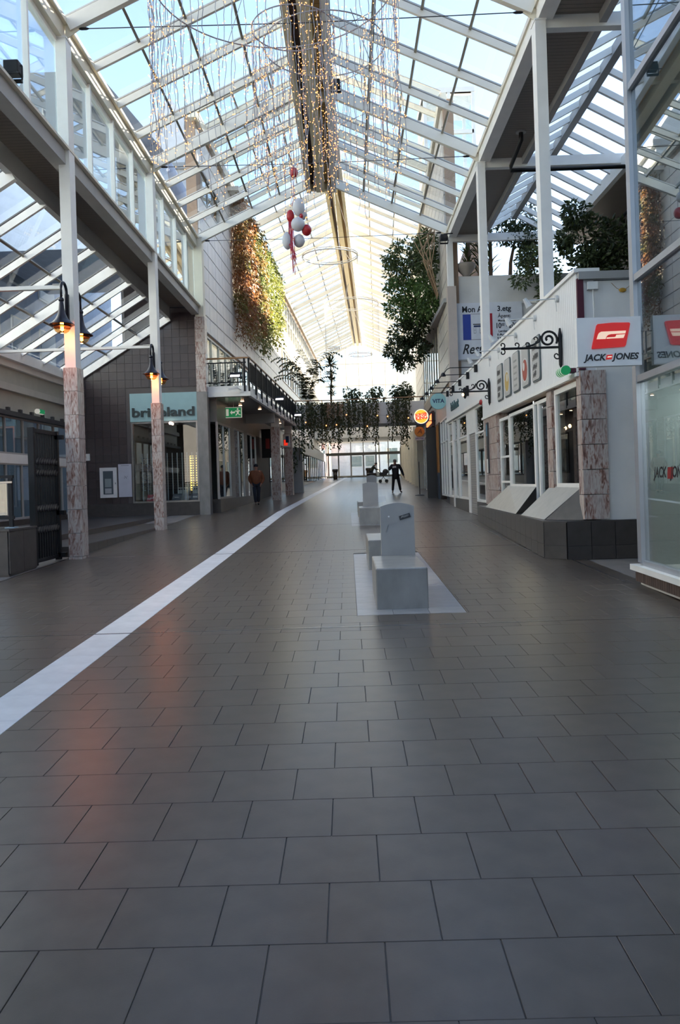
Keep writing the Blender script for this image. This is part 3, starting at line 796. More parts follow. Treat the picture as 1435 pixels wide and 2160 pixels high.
for i in range(6):
    x0 = -4.45+i*1.335
    d_ = struct('door_%d' % (i+1), (x0+.66, 86, dz), FAR)
    B(x0, x0+.07, 85.95, 86.05, dz, 4.62).build('door_stile', grey_steel, d_, FAR); B(x0+1.26, x0+1.33, 85.95, 86.05, dz, 4.62).build('door_stile', grey_steel, d_, FAR)
    B(x0+.07, x0+1.26, 85.95, 86.05, 4.5, 4.62).build('door_rail', grey_steel, d_, FAR); B(x0+.07, x0+1.26, 85.95, 86.05, dz, dz+.15).build('door_rail', grey_steel, d_, FAR)
    B(x0+.07, x0+1.26, 85.995, 86.005, dz+.15, 4.5).build('pane', gl_clear, d_, FAR)
    B(x0, x0+1.33, 85.995, 86.005, 4.75, 5.9).build('transom_pane', gl_clear, en, FAR)
B(-4.5, 3.6, 85.9, 86.1, 4.62, 4.8).build('door_header', grey_steel, en, FAR)
for i in range(7): B(-4.48+i*1.335, -4.40+i*1.335, 85.95, 86.05, 4.8, 5.95).build('mullion', grey_steel, en, FAR)

# ================================================================== RIGHT: WHITE SHOP ON DARK PLINTH
sh = struct('wall_right_shop', (4.5, 17, 0.3))
B(3.70, 3.98, 12.72, 21.75, 3.20, 4.82).build('siding', siding_m, sh)
B(3.66, 4.06, 12.66, 21.78, 4.80, 4.86).build('parapet_trim', white, sh)
B(3.66, 3.72, 12.70, 21.75, 3.17, 3.23).build('lower_trim', white, sh)
B(3.98, 9.0, 12.8, Y0, 4.55, 4.66).build('flat_roof', grey_steel, sh)
B(4.12, 5.6, 12.70, 12.9, 0.88, 4.66).build('end_wall', white, sh)
B(3.72, 5.6, 12.62, 12.75, 4.68, 4.80).build('end_coping', grey_steel, sh)
B(3.70, 3.80, 12.66, 12.72, 3.26, 4.70).build('maroon_edge', paint('maroon', (0.09,0.015,0.03), 0.5), sh)
B(3.98, 4.12, 12.70, 12.9, 0.88, 4.66).build('end_wall_return', white, sh)
B(9.0, 9.1, 9, Y0, 0, 9.7).build('back_wall', paint('taupe', (0.10,0.09,0.08), 0.7), sh)
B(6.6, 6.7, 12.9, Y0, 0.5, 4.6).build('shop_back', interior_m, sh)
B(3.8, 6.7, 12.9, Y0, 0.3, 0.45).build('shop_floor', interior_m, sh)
for k in range(6):
    za = 0.9+k*0.395; zb = min(3.25, za+0.39)
    B(3.70, 4.10, 12.64, 12.72, za+.003, zb-.003).build('marble_panel', marble_m, sh)
    B(3.70, 3.98, 12.72, 12.88, za+.003, zb-.003).build('marble_panel', marble_m, sh)
    B(3.74, 3.98, 14.62, 14.98, za+.003, zb-.003).build('marble_panel', marble_m, sh)
    B(3.70, 3.98, 19.80, 21.6, za+.003, zb-.003).build('marble_panel', marble_m, sh)
# plinth: core and tiles
pl = struct('trim_1', (3.5, 17, 0.3))
pts = [(3.14,12.86),(3.42,12.60),(3.62,12.60),(4.9,12.60),(4.9,12.8),(3.75,21.2),(3.42,21.1)]
MB().prism([(x,y,0.1) for x,y in pts], (0,0,0.76)).build('plinth_core', dark_stone, pl)
def tile_strip(p, q, z0f, z1, n, mat, root, d=0.02):
    p = Vector((p[0],p[1],0)); q = Vector((q[0],q[1],0)); u = (q-p); ln = u.length; u.normalize(); nn = Vector((u.y,-u.x,0))
    for i in range(n):
        a = p+u*(ln*i/n+.004); b = p+u*(ln*(i+1)/n-.004); za = z0f(a.y)
        for (l, h) in ((za, za+0.21), (za+0.214, z1)):
            MB().prism([(a.x,a.y,l),(b.x,b.y,l),(b.x,b.y,h),(a.x,a.y,h)], nn*d).build('plinth_tile', mat, root)
tile_strip((3.40,21.1), (3.12,12.86), lambda y: fz(y)+.002, 0.86, 16, dark_stone, pl)
tile_strip((3.12,12.86), (3.40,12.58), lambda y: fz(y)+.002, 0.86, 1, dark_stone, pl)
tile_strip((3.40,12.58), (4.9,12.58), lambda y: fz(y)+.002, 0.86, 4, dark_stone, pl)
MB().prism([(3.10,12.85,.86),(3.40,12.56,.86),(4.9,12.56,.86),(4.9,12.8,.86),(3.75,12.9,.86),(3.75,21.2,.86),(3.40,21.1,.86)], (0,0,.025)).build('coping', dark_stone, pl)
# sloping sills
sill_m = paint('sandy_slab', (0.36,0.34,0.29), 0.4, var=0.08, scale=5)
for i, (yb0, yb1, yt0, yt1) in enumerate(((13.2, 15.05, 13.0, 15.0), (15.35, 19.9, 16.1, 18.9))):
    xb0 = 3.20 if i == 0 else 3.22; xb1 = 3.22 if i == 0 else 3.38
    if i == 1: yb0 = 15.6; xb0 = 3.23
    s = struct('trim_%d' % (i+2), (3.5, (yb0+yb1)/2, 0.9))
    top = [(xb0,yb0,.89),(xb1,yb1,.89),(3.76,yt1,1.40),(3.76,yt0,1.40)]
    MB().prism(top, (0.02,0,0.02)).build('slab', sill_m, s)
    w = MB()
    w.poly([top[0], top[3], (3.76,yt0-0.0,.885),]); w.poly([top[1], (3.76,yt1,.885), top[2]]); w.poly([top[0],(3.76,yt0,.885),(3.76,yt1,.885),top[1]]); w.poly([(3.76,yt0,.885),top[3],top[2],(3.76,yt1,.885)])
    w.build('wedge', dark_stone, s)
MB().poly([(3.22,13.18,.89),(3.76,12.98,1.40),(3.70,12.70,.89)]).poly([(3.76,12.98,1.40),(3.9,12.7,.89),(3.70,12.70,.89)]).build('wedge_end', dark_stone, struct('trim_4', (3.6,12.9,.9)))
window(12.9, 14.5, 1.38, 3.14, 3.80, fm=white, gm=gl_shop, fr=0.09)
window(15.0, 15.75, 0.95, 3.08, 3.80, fm=white, gm=gl_shop)
window(15.75, 16.1, 0.95, 3.08, 3.80, fm=white, gm=gl_shop, fr=0.05)
window(16.1, 18.55, 1.38, 3.06, 3.80, fm=white, gm=gl_shop)
window(18.6, 19.75, 0.92, 3.04, 3.80, fm=white, gm=gl_shop, bars_z=[1.5, 2.1])
# second shop
s2 = struct('wall_right_bakery', (4.2, 25, 0.5))
B(3.71, 3.98, 21.78, 29.7, 3.75, 4.80).build('siding', siding_m, s2)
B(3.69, 4.0, 21.78, 29.7, 4.80, 4.86).build('parapet_trim', white, s2)
B(3.66, 3.72, 21.78, 29.7, 3.68, 3.78).build('lower_trim', white, s2)
B(3.74, 3.95, 21.8, 23.4, 0.4, 0.93).build('stall_riser', dark_stone, s2); B(3.74, 3.95, 25.0, 29.7, 0.5, 0.95).build('stall_riser', dark_stone, s2)
B(3.74, 3.9, 24.6, 25.0, 0.5, 3.68).build('pier', white, s2)
B(3.76, 3.88, 23.5, 24.55, 0.5, 2.95).build('roller_shutter', shut, s2)
B(3.74, 3.9, 23.42, 24.62, 2.95, 3.68).build('panel', white, s2)
window(21.85, 23.4, 0.93, 3.68, 3.78, fm=white, gm=gl_mirror, bars_z=[2.9])
window(25.0, 27.0, 0.95, 3.68, 3.78, fm=white, gm=gl_mirror, bars_z=[2.95])
window(27.2, 29.6, 0.95, 3.68, 3.78, fm=white, gm=gl_mirror, bars_y=[28.4], bars_z=[2.95])

# ================================================================== RESTAURANT WALL AND ROOF TERRACE
mw = struct('wall_terrace', (6, Y0, 4.6))
B(3.92, 8.9, Y0+0.10, Y0+0.35, 4.6, 8.74).build('terrace_wall', paint('aged_white', (0.62,0.60,0.56), 0.6, var=0.10, scale=1.2), mw)
B(3.92, 8.9, Y0+0.06, Y0+0.10, 7.72, 7.78).build('string_course', white, mw)
B(3.6, 9.0, Y0+0.35, 40, 7.9, 8.05).build('terrace_floor', grey_steel, mw)
B(3.68, 3.98, Y0-0.16, Y0+0.2, 4.6, 8.35).build('beige_pilaster', paint('beige_paint', (0.50,0.42,0.36), 0.5), mw)
# ================================================================== NEAREST RIGHT: GLASS-FRONTED SHOP
gsx = 3.62
GR = Matrix.Translation((gsx, 9.95, 0)) @ Matrix.Rotation(math.radians(-2.0), 4, 'Z') @ Matrix.Translation((-gsx, -9.95, 0))
gw = struct('wall_right_glass', (4.2, 8, 0.2))
alu = paint('aluminium_frame', (0.42,0.43,0.45), 0.35, 0.4)
B(gsx-0.05, gsx+0.09, 9.86, 10.0, 0.5, 10.2).build('corner_post', alu, gw, GR)
zbars = [0.47, 2.70, 3.06, 4.02, 6.2, 8.4, 10.2]
for z0_, z1_ in ((0.50,2.72),(2.80,3.96),(4.04,6.3),(6.38,8.6),(8.68,10.2)):
    for y0_, y1_ in ((7.6, 9.86), (5.3, 7.5)):
        B(gsx, gsx+0.012, y0_, y1_, z0_, z1_).build('pane', gl_mirror, gw, GR)
for z_ in (0.45, 2.72, 3.96, 6.30, 8.60):
    B(gsx-0.04, gsx+0.06, 1.0, 9.86, z_, z_+0.08).build('transom', alu, gw, GR)
for y_ in (5.25, 7.5): B(gsx-0.04, gsx+0.06, y_, y_+0.1, 0.5, 10.2).build('mullion', alu, gw, GR)
B(gsx-0.12, gsx+0.5, 1.0, 10.1, 0.40, 0.47).build('sill', white, gw, GR)
B(gsx-0.02, gsx+0.5, 1.0, 10.0, 0.22, 0.27).build('lower_ledge', white, gw, GR)
B(gsx+0.03, gsx+0.5, 1.0, 9.98, 0.0, 0.22).build('foot', dark_stone, gw, GR)
brick_m = paint('brown_brick', (0.10,0.065,0.05), 0.6, var=0.2, island=0.2)
bme = B(-0.09, 0, -0.032, 0.032, 0, 0.125).mesh('brick', brick_m, centre=False)[0]
for i in range(40): place('brick', bme, gw, GR @ Matrix.Translation((gsx, 9.95-i*0.072, 0.272)))
bme2 = B(-0.032, 0.032, -0.02, 0.0, 0, 0.125).mesh('brick', brick_m, centre=False)[0]
for i in range(6): place('brick', bme2, gw, GR @ Matrix.Translation((gsx+0.03+i*0.072, 10.0, 0.272)))
B(gsx+0.02, gsx+0.5, 1.0, 9.97, 0.27, 0.40).build('brick_bed', grout_m, gw, GR)
B(gsx+3.4, gsx+3.5, 1, 10, 0.3, 10.2).build('shop_back', paint('shop_grey_green', (0.30,0.35,0.33), 0.7), gw, GR)
B(gsx+0.1, gsx+3.5, 9.9, 10.0, 0.3, 10.2).build('shop_end', paint('shop_grey_green2', (0.33,0.37,0.35), 0.7), gw, GR)
B(gsx+0.1, gsx+3.5, 1, 10, 2.95, 3.05).build('shop_ceiling', paint('shop_ceiling', (0.3,0.33,0.33), 0.6), gw, GR)
B(gsx+0.1, gsx+3.5, 1, 10, 0.3, 0.44).build('shop_floor', darkgrey, gw, GR)
# unseen walls behind the camera, end frame left open to let sky light in
B(-5.4, -5.2, -4.8, 7.5, 0, 7.7).build('side_wall', white, struct('wall_near_left', (-5.3, 2, 0)))
nb_ = struct('wall_back', (0, -4.8, 0))
for xx in (-5.0,-3.2,-1.4,.4,2.2,3.8):
    B(xx-.05, xx+.05, -4.85, -4.75, -0.2, 10.2).build('mullion', white, nb_)
for zz in (2.6, 6.4, 10.0): B(-5.0, 3.8, -4.86, -4.74, zz, zz+.12).build('transom', white, nb_)
B(3.6, 9.0, -4.9, 1.0, 0, 10.2).build('near_right_block', white, nb_)

# ================================================================== OUTSIDE
def building(label, x0, x1, y0, y1, z1, wall, name='building', roof=None, wins=(), M=I4, cat='building'):
    b = thing(name, label, cat, ((x0+x1)/2, (y0+y1)/2, 0), None, M)
    B(x0, x1, y0, y1, 0, z1).build('walls', wall, b, M)
    B(x0-.2, x1+.2, y0-.2, y1+.2, z1, z1+.3).build('roof_edge', roof or grey_steel, b, M)
    for (ax, c, u0, u1, w0, w1) in wins:
        if ax == 'y': f = B(u0, u1, c-.06, c, w0, w1).build('window', white, b, M); B(u0+.1, u1-.1, c-.08, c-.05, w0+.1, w1-.1).build('window_pane', gl_mirror, f, M)
        else: f = B(c, c+.06, u0, u1, w0, w1).build('window', white, b, M); B(c+.05, c+.08, u0+.1, u1-.1, w0+.1, w1-.1).build('window_pane', gl_mirror, f, M)
    return b
wall_pale = paint('pale_render', (0.62,0.64,0.66), 0.7)
wall_blue = paint('blue_grey_cladding', (0.48,0.57,0.70), 0.6)
building('pale blue-grey block seen through the lean-to glass on the left', -24, -14.5, 4, 50, 16, wall_blue, wins=[('x', -14.5, 6+i*3.2, 8+i*3.2, 4+j*3.4, 6+j*3.4) for i in range(12) for j in range(4)])
t = thing('glass_tower', 'pale glazed stair tower seen through the right slope of the glass roof', 'tower', (5.6, 42, 15))
for xx in (4.4, 5.6, 6.8):
    for yy in (40, 43): B(xx-.08, xx+.08, yy-.08, yy+.08, 14, 21).build('frame_post', white, t)
for zz in (15, 16.9, 18.8, 20.85):
    B(4.4, 6.8, 39.92, 40.08, zz, zz+.18).build('frame_rail', white, t); B(4.32, 4.48, 40, 43, zz, zz+.18).build('frame_rail', white, t)
gl_t = glass('tower_glass', (.80,.86,.88), 1.5, dirt=.22)
for i in range(2):
    for j in range(3): B(4.48+i*1.2, 5.52+i*1.2, 39.99, 40.01, 15.18+j*1.9, 16.9+j*1.9).build('pane', gl_t, t)
B(4.3, 6.9, 39.9, 43.1, 20.85, 21.1).build('roof', white, t)
building('unseen tall block added on the right to keep sun off the near arcade', 26, 36, -60, 41.3, 27.6, wall_pale)  # added sun blocker out of view; shades the near arcade
building('unseen taller block added on the right to shade the near part of the left facade', 26, 36, 41.5, 46.3, 33.5, wall_pale)  # second added sun blocker, shading the first stretch of the left facade
gb = building('white gabled house rising beyond the left slope of the glass roof', -10.5, -6.2, 40, 52, 17.5, wall_pale, wins=[('y', 40, -9.6, -8.6, 15, 16.6), ('y', 40, -8, -7, 15, 16.6)])
MB().prism([(-10.7,40,17.8),(-6.0,40,17.8),(-8.35,40,21.2)], (0,12,0)).build('gable_roof', wall_pale, gb)
sr = thing('roof_block', 'dark slate pitched roof beyond the left slope of the glass roof', 'roof', (-9, 33, 15.5))
MB().prism([(-14,31,14.5),(-6.6,31,14.5),(-9.3,31,17.9),(-12,31,17.9)], (0,7,0)).build('slates', paint('slate', (0.11,0.12,0.14), 0.6), sr)
B(-14, -6.6, 31, 38, 11, 14.5).build('wall', wall_blue, sr)
building('unseen long block added behind the camera to hide the bright horizon', -45, 45, -50, -40, 9.5, paint('grey_render', (0.40,0.38,0.36), 0.8))  # added to cover the open horizon mirrored in the shop glass
# street beyond the doors
st_ = struct('ground_outside', (0, 140, 2.3))
B(-200, 200, -200, 220, -1.2, -0.7).build('ground', paint('outside_ground', (0.24,0.23,0.22), 0.8), st_)
B(-60, 60, 92, 220, 1.9, 2.4).build('street', paint('street_asphalt', (0.22,0.22,0.22), 0.8), st_)
building('white wooden house with a paned window across the street beyond the doors', 4.3, 12, 104, 112, 8.2, paint('white_boards', (0.75,0.75,0.74), 0.6), wins=[('y', 104, 5.0, 6.6, 3.9, 6.0)])
building('low white house with wide windows beyond the middle doors', -2.2, 4.0, 107, 114, 6.9, paint('white_boards2', (0.72,0.73,0.74), 0.6), wins=[('y', 107, 0.4, 2.0, 3.6, 5.2), ('y', 107, 2.3, 3.7, 3.6, 5.2)])
ob = building('orange-fronted shop across the street beyond the left doors', -12, -2.6, 105, 113, 9.5, paint('salmon_render', (0.60,0.33,0.25), 0.7), wins=[('y', 105, -3.6, -2.8, 3.0, 6.0)])

B(-6.4, -3.9, 104.9, 105.0, 2.4, 4.2).build('added_glow_panel', glow('added_orange_glow', (1.0,.42,.16), 1.1), ob)  # added glowing panel that brightens the shaded orange front
B(-2.9, -2.65, 104.85, 105.0, 2.4, 7.0).build('glow_strip', glow('added_pale_glow', (1.0,.75,.65), 1.6), ob)  # added pale glow on the same shaded front
# ================================================================== LANTERNS
ORD = ['first', 'second', 'third', 'fourth', 'fifth', 'sixth', 'seventh', 'eighth', 'ninth', 'tenth', 'eleventh', 'last']
lamp_m = paint('lantern_black', (0.02,0.02,0.028), 0.35, 0.4)
globe_m = glass('amber_globe', (1.0,0.72,0.42), 1.3)
bulb_m = glow('bulb_glow', (1.0,0.36,0.06), 18)
inner_m = paint('lantern_inner', (0.7,0.5,0.3), 0.5)
def lantern(x, y, dirn, label, z=4.62, energy=9):
    t = thing('lantern', label, 'lamp', (x, y, z), 'column lanterns')
    cy_ = y - dirn*0.33      # face of the column the arm is fixed to
    B(x-.035, x+.035, min(cy_, cy_+dirn*.05), max(cy_, cy_+dirn*.05), z-.02, z+.62).build('wall_plate', lamp_m, t)
    pts = [(x, cy_+dirn*.04, z+.1)]
    for k in range(9):
        a = math.pi*(1-k/8)
        pts.append((x, y-dirn*.14+dirn*.14*math.cos(a), z+.66+.14*math.sin(a)))
    pts.append((x, y, z+.50))
    MB().tube(pts, [.034]+[.028]*8+[.02,.02], 8).build('arm', lamp_m, t, smooth=True)
    MB().sph((x,y,z+.455), .052, 10, 8).build('ball_joint', lamp_m, t, smooth=True)
    sh_ = MB().lathe([(.036,z+.46),(.042,z+.38),(.05,z+.30),(.07,z+.20),(.105,z+.12),(.155,z+.06),(.215,z+.015),(.222,z),(.205,z+.004),(.15,z+.045),(.10,z+.09),(.03,z+.12)], (x,y,0), 24).build('shade', lamp_m, t, smooth=True)
    MB().lathe([(.165,z+.03),(.16,z-.02),(.145,z-.07),(.115,z-.12),(.07,z-.15),(.0001,z-.158)], (x,y,0), 20).build('globe', globe_m, t, smooth=True)
    MB().lathe([(.0001,z+.06),(.03,z+.04),(.035,z-.02),(.028,z-.06),(.035,z-.09),(.0001,z-.12)], (x,y,0), 12).build('bulb', bulb_m, t, smooth=True)
    MB().lathe([(.162,z-.02),(.168,z-.03),(.160,z-.04)], (x,y,0), 20).build('globe_band', lamp_m, t)
    l = bpy.data.lights.new('lantern_light', 'POINT'); l.energy = energy; l.color = (1.0,0.27,0.09); l.shadow_soft_size = 0.05
    lo = bpy.data.objects.new('lantern_light', l); COL.objects.link(lo); lo.parent = t; lo.location = (0, 0, -0.17)
    return t
xk = XL-0.05
lantern(xk, 15-0.15-0.028-.35, -1, 'lit amber lantern on the near face of the column by the folding gate')
lantern(xk, 15+0.15+0.028+.35, 1, 'lit amber lantern on the far face of the column by the folding gate')
lantern(xk, 21.6-0.15-.028-.35, -1, 'lit amber lantern on the near face of the column before the optician')
lantern(xk, 21.6+0.15+.028+.35, 1, 'lit amber lantern on the far face of the column before the optician')
for yy, nm in ((15.0, 'nearer of the two white tie bars from the lantern columns to the left shop'), (21.6, 'farther of the two white tie bars from the lantern columns to the left shop')):
    t = thing('tie_bar', nm, 'bar', (-7.4, yy, 5.4), 'tie bars over the left aisle')
    B(-9.66, xk-0.1, yy-.05, yy+.05, 5.40, 5.47).build('bar', white, t)
    B(xk-0.32, xk-0.09, yy-.07, yy+.07, 5.47, 5.49).build('end_plate', grey_steel, t)
# ================================================================== FOLDING GATE
g = thing('folding_gate', 'black folding scissor gate pushed back against the marble column', 'gate', (-5.42, 14.3, fz(14.3)))
gx = -5.43; gy0, gy1 = 13.72, 14.86
gb0 = 0.36
for yy in (gy0, gy1):
    B(gx-.05, gx+.05, yy-.04, yy+.04, gb0-.02, 2.72).build('end_post', black, g)
B(gx-.03, gx+.03, gy0, gy1, 2.64, 2.71).build('top_rail', black, g); B(gx-.03, gx+.03, gy0, gy1, gb0+.02, gb0+.08).build('bottom_rail', black, g)
nbar = 9
for i in range(nbar):
    yy = gy0+(gy1-gy0)*(i+1)/(nbar+1)
    B(gx-.018, gx+.018, yy-.022, yy+.022, gb0+.08, 2.64).build('bar', black, g)
for zc in (0.95, 1.32, 1.95, 2.15):
    for i in range(nbar+1):
        a = gy0+(gy1-gy0)*i/(nbar+1); b = gy0+(gy1-gy0)*(i+1)/(nbar+1)
        MB().bar((gx+.03,a,zc-.06),(gx+.03,b,zc+.06),.012,.035,(1,0,0)).build('scissor_link', black, g)
        MB().bar((gx-.03,a,zc+.06),(gx-.03,b,zc-.06),.012,.035,(1,0,0)).build('scissor_link', black, g)
for zc in (0.42, 1.2, 2.6): B(gx-.03, gx+.14, 14.82, 14.93, zc-.03, zc+.05).build('hinge_bracket', black, g)
# ================================================================== GLASS RAILING on the low wall
g = thing('glass_railing', 'black railing with glass panes on the low tiled wall at far left', 'railing', (-7.4, 13.1, 1.03))
MB().bar((-9.5,13.1,1.87),(-5.5,13.1,1.87),.07,.05).build('handrail', black, g)
MB().bar((-9.5,13.1,1.20),(-5.5,13.1,1.20),.05,.05).build('bottom_rail', black, g)
MB().bar((-9.5,13.05,1.78),(-5.5,13.05,1.78),.02,.03).build('glass_clip_rail', chrome, g)
for i in range(5):
    xx = -5.55-i*0.98
    B(xx-.03, xx+.03, 13.07, 13.13, 1.03, 1.86).build('post', black, g)
    B(xx-.08, xx+.08, 13.02, 13.18, 1.03, 1.045).build('base_plate', paint('pale_plate', (0.3,0.4,0.45), .4), g)
    if i < 4: B(xx-.92, xx-.06, 13.095, 13.105, 1.24, 1.76).build('pane', gl_shop, g)
# ================================================================== CONCRETE BENCHES
def rbox(x0, x1, y0, y1, z0, z1, r=0.015):
    import bmesh
    me, c = B(x0,x1,y0,y1,z0,z1).mesh('m', None)
    bm = bmesh.new(); bm.from_mesh(me)
    bmesh.ops.bevel(bm, geom=list(bm.edges), offset=r, segments=2, affect='EDGES', profile=0.5)
    b = MB(); b.v = [(v.co.x+c[0], v.co.y+c[1], v.co.z+c[2]) for v in bm.verts]
    bm.verts.index_update(); b.f = [tuple(v.index for v in f.verts) for f in bm.faces]; bm.free(); bpy.data.meshes.remove(me)
    return b
def bench(dx, y, M, l1, l2, sticker=False):
    z = fz(y); t = thing('concrete_bench', l1, 'bench', (.55+dx, y+.75, z), 'concrete benches down the street', M)
    rbox(.27+dx, .84+dx, y, y+1.5, z-.02, z+.45).build('seat_block', concrete, t, M)
    x0, x1 = .40+dx, .83+dx; zb = z+.45; zt = zb+.66
    pts = [(x0,y+1.50,z)] + [(x1,y+1.50,z)] + [(x1,y+1.50,zt-.03)] + [(x1-(x1-x0)*k/8, y+1.50, zt-.03+.045*math.sin(math.pi*k/8)) for k in range(1,8)] + [(x0,y+1.50,zt-.03)]
    bs = MB().prism(pts, (0,.16,0)).build('back_slab', paint('painted_slab', (0.34,0.335,0.325), 0.45, var=0.08), t, M)
    if sticker:
        s = MB().bar((x0+.24,y+1.492,zb+.475),(x0+.38,y+1.492,zb+.515),.006,.055,(0,0,1)).build('sticker', darkgrey, bs, M)
        for k in range(7):
            u = .262+k*.014; MB().bar((x0+u,y+1.488,zb+.465+.285*(u-.24)+random.uniform(0,.01)),(x0+u+.012,y+1.488,zb+.50+.285*(u-.24)-random.uniform(0,.012)),.002,.01,(0,-1,0)).build('sticker_mark', white, bs, M)
        MB().bar((x0+.10,y+1.497,zb+.40),(x0+.06,y+1.497,zb+.30),.002,.006,(0,-1,0)).build('scratch', darkgrey, bs, M)
        MB().lathe([(.0001,0),(.012,.002)],(x0+.105,y+1.497,zb+.50),8,'y').build('chip', white, bs, M)
    t2 = thing('block_seat', l2, 'bench', (.55+dx, y+4.1, fz(y+3.3)), 'plain concrete seat blocks', M)
    rbox(.27+dx, .84+dx, y+3.3, y+4.9, fz(y+3.3)-.03, fz(y+3.3)+.45).build('seat_block', concrete, t2, M)
bench(0, 8.78, I4, 'nearest concrete bench with a grey upright back slab and a sticker', 'plain concrete seat block just behind the nearest bench', True)
bench(0, 21.1, I4, 'middle concrete bench with grey back slab, second from the camera', 'plain concrete seat block behind the middle bench')
bench(.15, 33.3, FAR, 'third concrete bench down the street, farthest of those with a back slab', 'plain concrete seat block behind the third bench')
# ================================================================== RED AND WHITE HANGING SHOP SIGN
def sgn(px_, py_): return (2.775+(px_-190)/780*0.76, 3.47-(py_-605)/580*0.58)
t = thing('hanging_sign', 'white hanging sign with red logo plate reading JACK JONES on the glass shop corner', 'sign', (3.15, 9.6, 2.89))
B(2.775, 3.535, 9.56, 9.66, 2.89, 3.47).build('panel', paint('sign_white', (0.86,0.85,0.82), 0.4), t)
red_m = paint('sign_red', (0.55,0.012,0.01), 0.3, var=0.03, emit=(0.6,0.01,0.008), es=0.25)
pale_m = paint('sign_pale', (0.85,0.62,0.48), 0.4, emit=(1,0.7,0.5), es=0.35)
ink_m = paint('sign_ink', (0.012,0.012,0.014), 0.4)
def plate(pts, y0, d, mat, nm, par):
    return MB().prism([(sgn(a,b)[0], y0, sgn(a,b)[1]) for a, b in pts], (0,-d,0)).build(nm, mat, par)
lg = plate([(360,975),(372,920),(425,705),(440,688),(620,676),(820,680),(834,690),(832,705),(775,945),(760,962),(740,965),(560,972),(370,980)][::-1], 9.56, .02, red_m, 'logo_plate', t)
plate([(420,868),(440,812),(452,795),(478,780),(780,776),(772,808),(600,812),(560,822),(540,842),(530,868)][::-1], 9.54, .004, pale_m, 'logo_mark', lg)
plate([(660,822),(768,818),(748,862),(540,866),(546,850),(640,848),(655,840)][::-1], 9.54, .004, pale_m, 'logo_mark', lg)
text('lettering', 'JACK', .105, ink_m, t, Matrix.Translation((sgn(398,1085)[0], 9.557, sgn(398,1085)[1])), .003, .003, .25, sx=1.0)
text('lettering', 'JONES', .105, ink_m, t, Matrix.Translation((sgn(770,1080)[0], 9.557, sgn(770,1080)[1])), .003, .003, .25, sx=1.0)
sl = plate([(530,1110),(545,1055),(615,1052),(603,1106)][::-1], 9.56, .006, red_m, 'small_logo', t)
plate([(548,1088),(556,1072),(606,1070),(600,1084)][::-1], 9.554, .002, pale_m, 'small_logo_mark', sl)
MB().tube([(3.535,9.62,3.30),(3.60,9.62,3.30),(3.60,9.62,3.03),(3.535,9.62,3.03)], .008, 6).build('bracket', chrome, t)
t = text('window_lettering', 'JACK   JONES', .17, ink_m, None, GR @ Matrix.Translation((gsx-.006, 8.95, 1.60)) @ Matrix.Rotation(math.radians(-90), 4, 'Z'), .001, .004, .2, align='CENTER')
tag(t, 'black lettering reading JACK JONES on the nearest right shop window', 'lettering')
MB().prism([(gsx-.006,9.03,1.53),(gsx-.006,8.87,1.53),(gsx-.006,8.85,1.66),(gsx-.006,9.01,1.66)],(.003,0,0)).build('logo', paint('decal_red', (.30,.02,.02), .5), t, GR)
# ================================================================== ROUND SIGNS
def disc(x, y, z, r, th, mat, nm, par, M, n=40):
    return MB().lathe([(r, -th/2), (r, th/2)], (x, y, z), n, 'y').build(nm, mat, par, M)
teal_m = paint('teal_sign', (0.30,0.55,0.55), 0.4)
navy_m = paint('navy', (0.015,0.035,0.11), 0.4)
t = thing('round_sign', 'round pale teal hanging sign reading VITA', 'sign', (3.38, 30, 4.2), None, FAR)
disc(3.38, 30, 4.52, .30, .10, teal_m, 'disc', t, FAR)
text('lettering', 'VITA', .20, navy_m, t, FAR @ Matrix.Translation((3.38, 29.945, 4.52)), .003, .006)
MB().tube([(3.38,30,4.62),(3.75,30,4.62)], .015, 6).build('bracket', chrome, t, FAR)
bkb = paint('logo_blue', (0.02,0.03,0.12), .4); bko = paint('logo_orange', (0.85,0.32,0.03), .4, emit=(1,.35,.03), es=.9); bkr = paint('logo_red', (0.65,0.03,0.015), .4, emit=(.8,.03,.01), es=.5); bkw = paint('logo_white', (.8,.75,.6), .4, emit=(1,.8,.5), es=.7)
t = thing('round_sign', 'round lit sign with orange bun halves reading BURGER KING', 'sign', (3.08, 36, 4.1), None, FAR)
disc(3.08, 36, 4.42, .36, .14, bkb, 'rim', t, FAR)
disc(3.06, 35.92, 4.45, .325, .03, bkw, 'face', t, FAR)
def seg(cx_, cz_, r, a0, a1, y, mat, nm, par):
    pts = [(cx_+r*math.cos(a0+(a1-a0)*k/16), y, cz_+r*math.sin(a0+(a1-a0)*k/16)) for k in range(17)]
    return MB().prism(pts[::-1], (0,-.012,0)).build(nm, mat, par, FAR)
seg(3.06, 4.46, .28, math.radians(25), math.radians(165), 35.905, bko, 'bun', t)
seg(3.06, 4.44, .28, math.radians(205), math.radians(345), 35.905, bko, 'bun', t)
text('lettering', 'BURGER', .155, bkr, t, FAR @ Matrix.Translation((3.06, 35.885, 4.53)) @ Matrix.Rotation(math.radians(-8),4,'Y'), .004, .008, sx=.92)
text('lettering', 'KING', .22, bkr, t, FAR @ Matrix.Translation((3.07, 35.885, 4.385)) @ Matrix.Rotation(math.radians(-8),4,'Y'), .004, .010)
MB().tube([(3.3,36,4.6),(3.7,36,4.6)], .02, 6).build('bracket', chrome, t, FAR); MB().tube([(3.3,36,4.25),(3.7,36,4.25)], .02, 6).build('bracket', chrome, t, FAR)
t = thing('neon_sign', 'red and orange lit fascia sign along the wall behind the burger disc', 'sign', (3.6, 38.5, 4.1), None, FAR)
B(3.58, 3.70, 36.6, 40.6, 4.05, 4.75).build('box', paint('sign_dark_red', (0.10,0.01,0.01), .4), t, FAR)
neon = glow('neon_red', (1.0,0.16,0.05), 2.2)
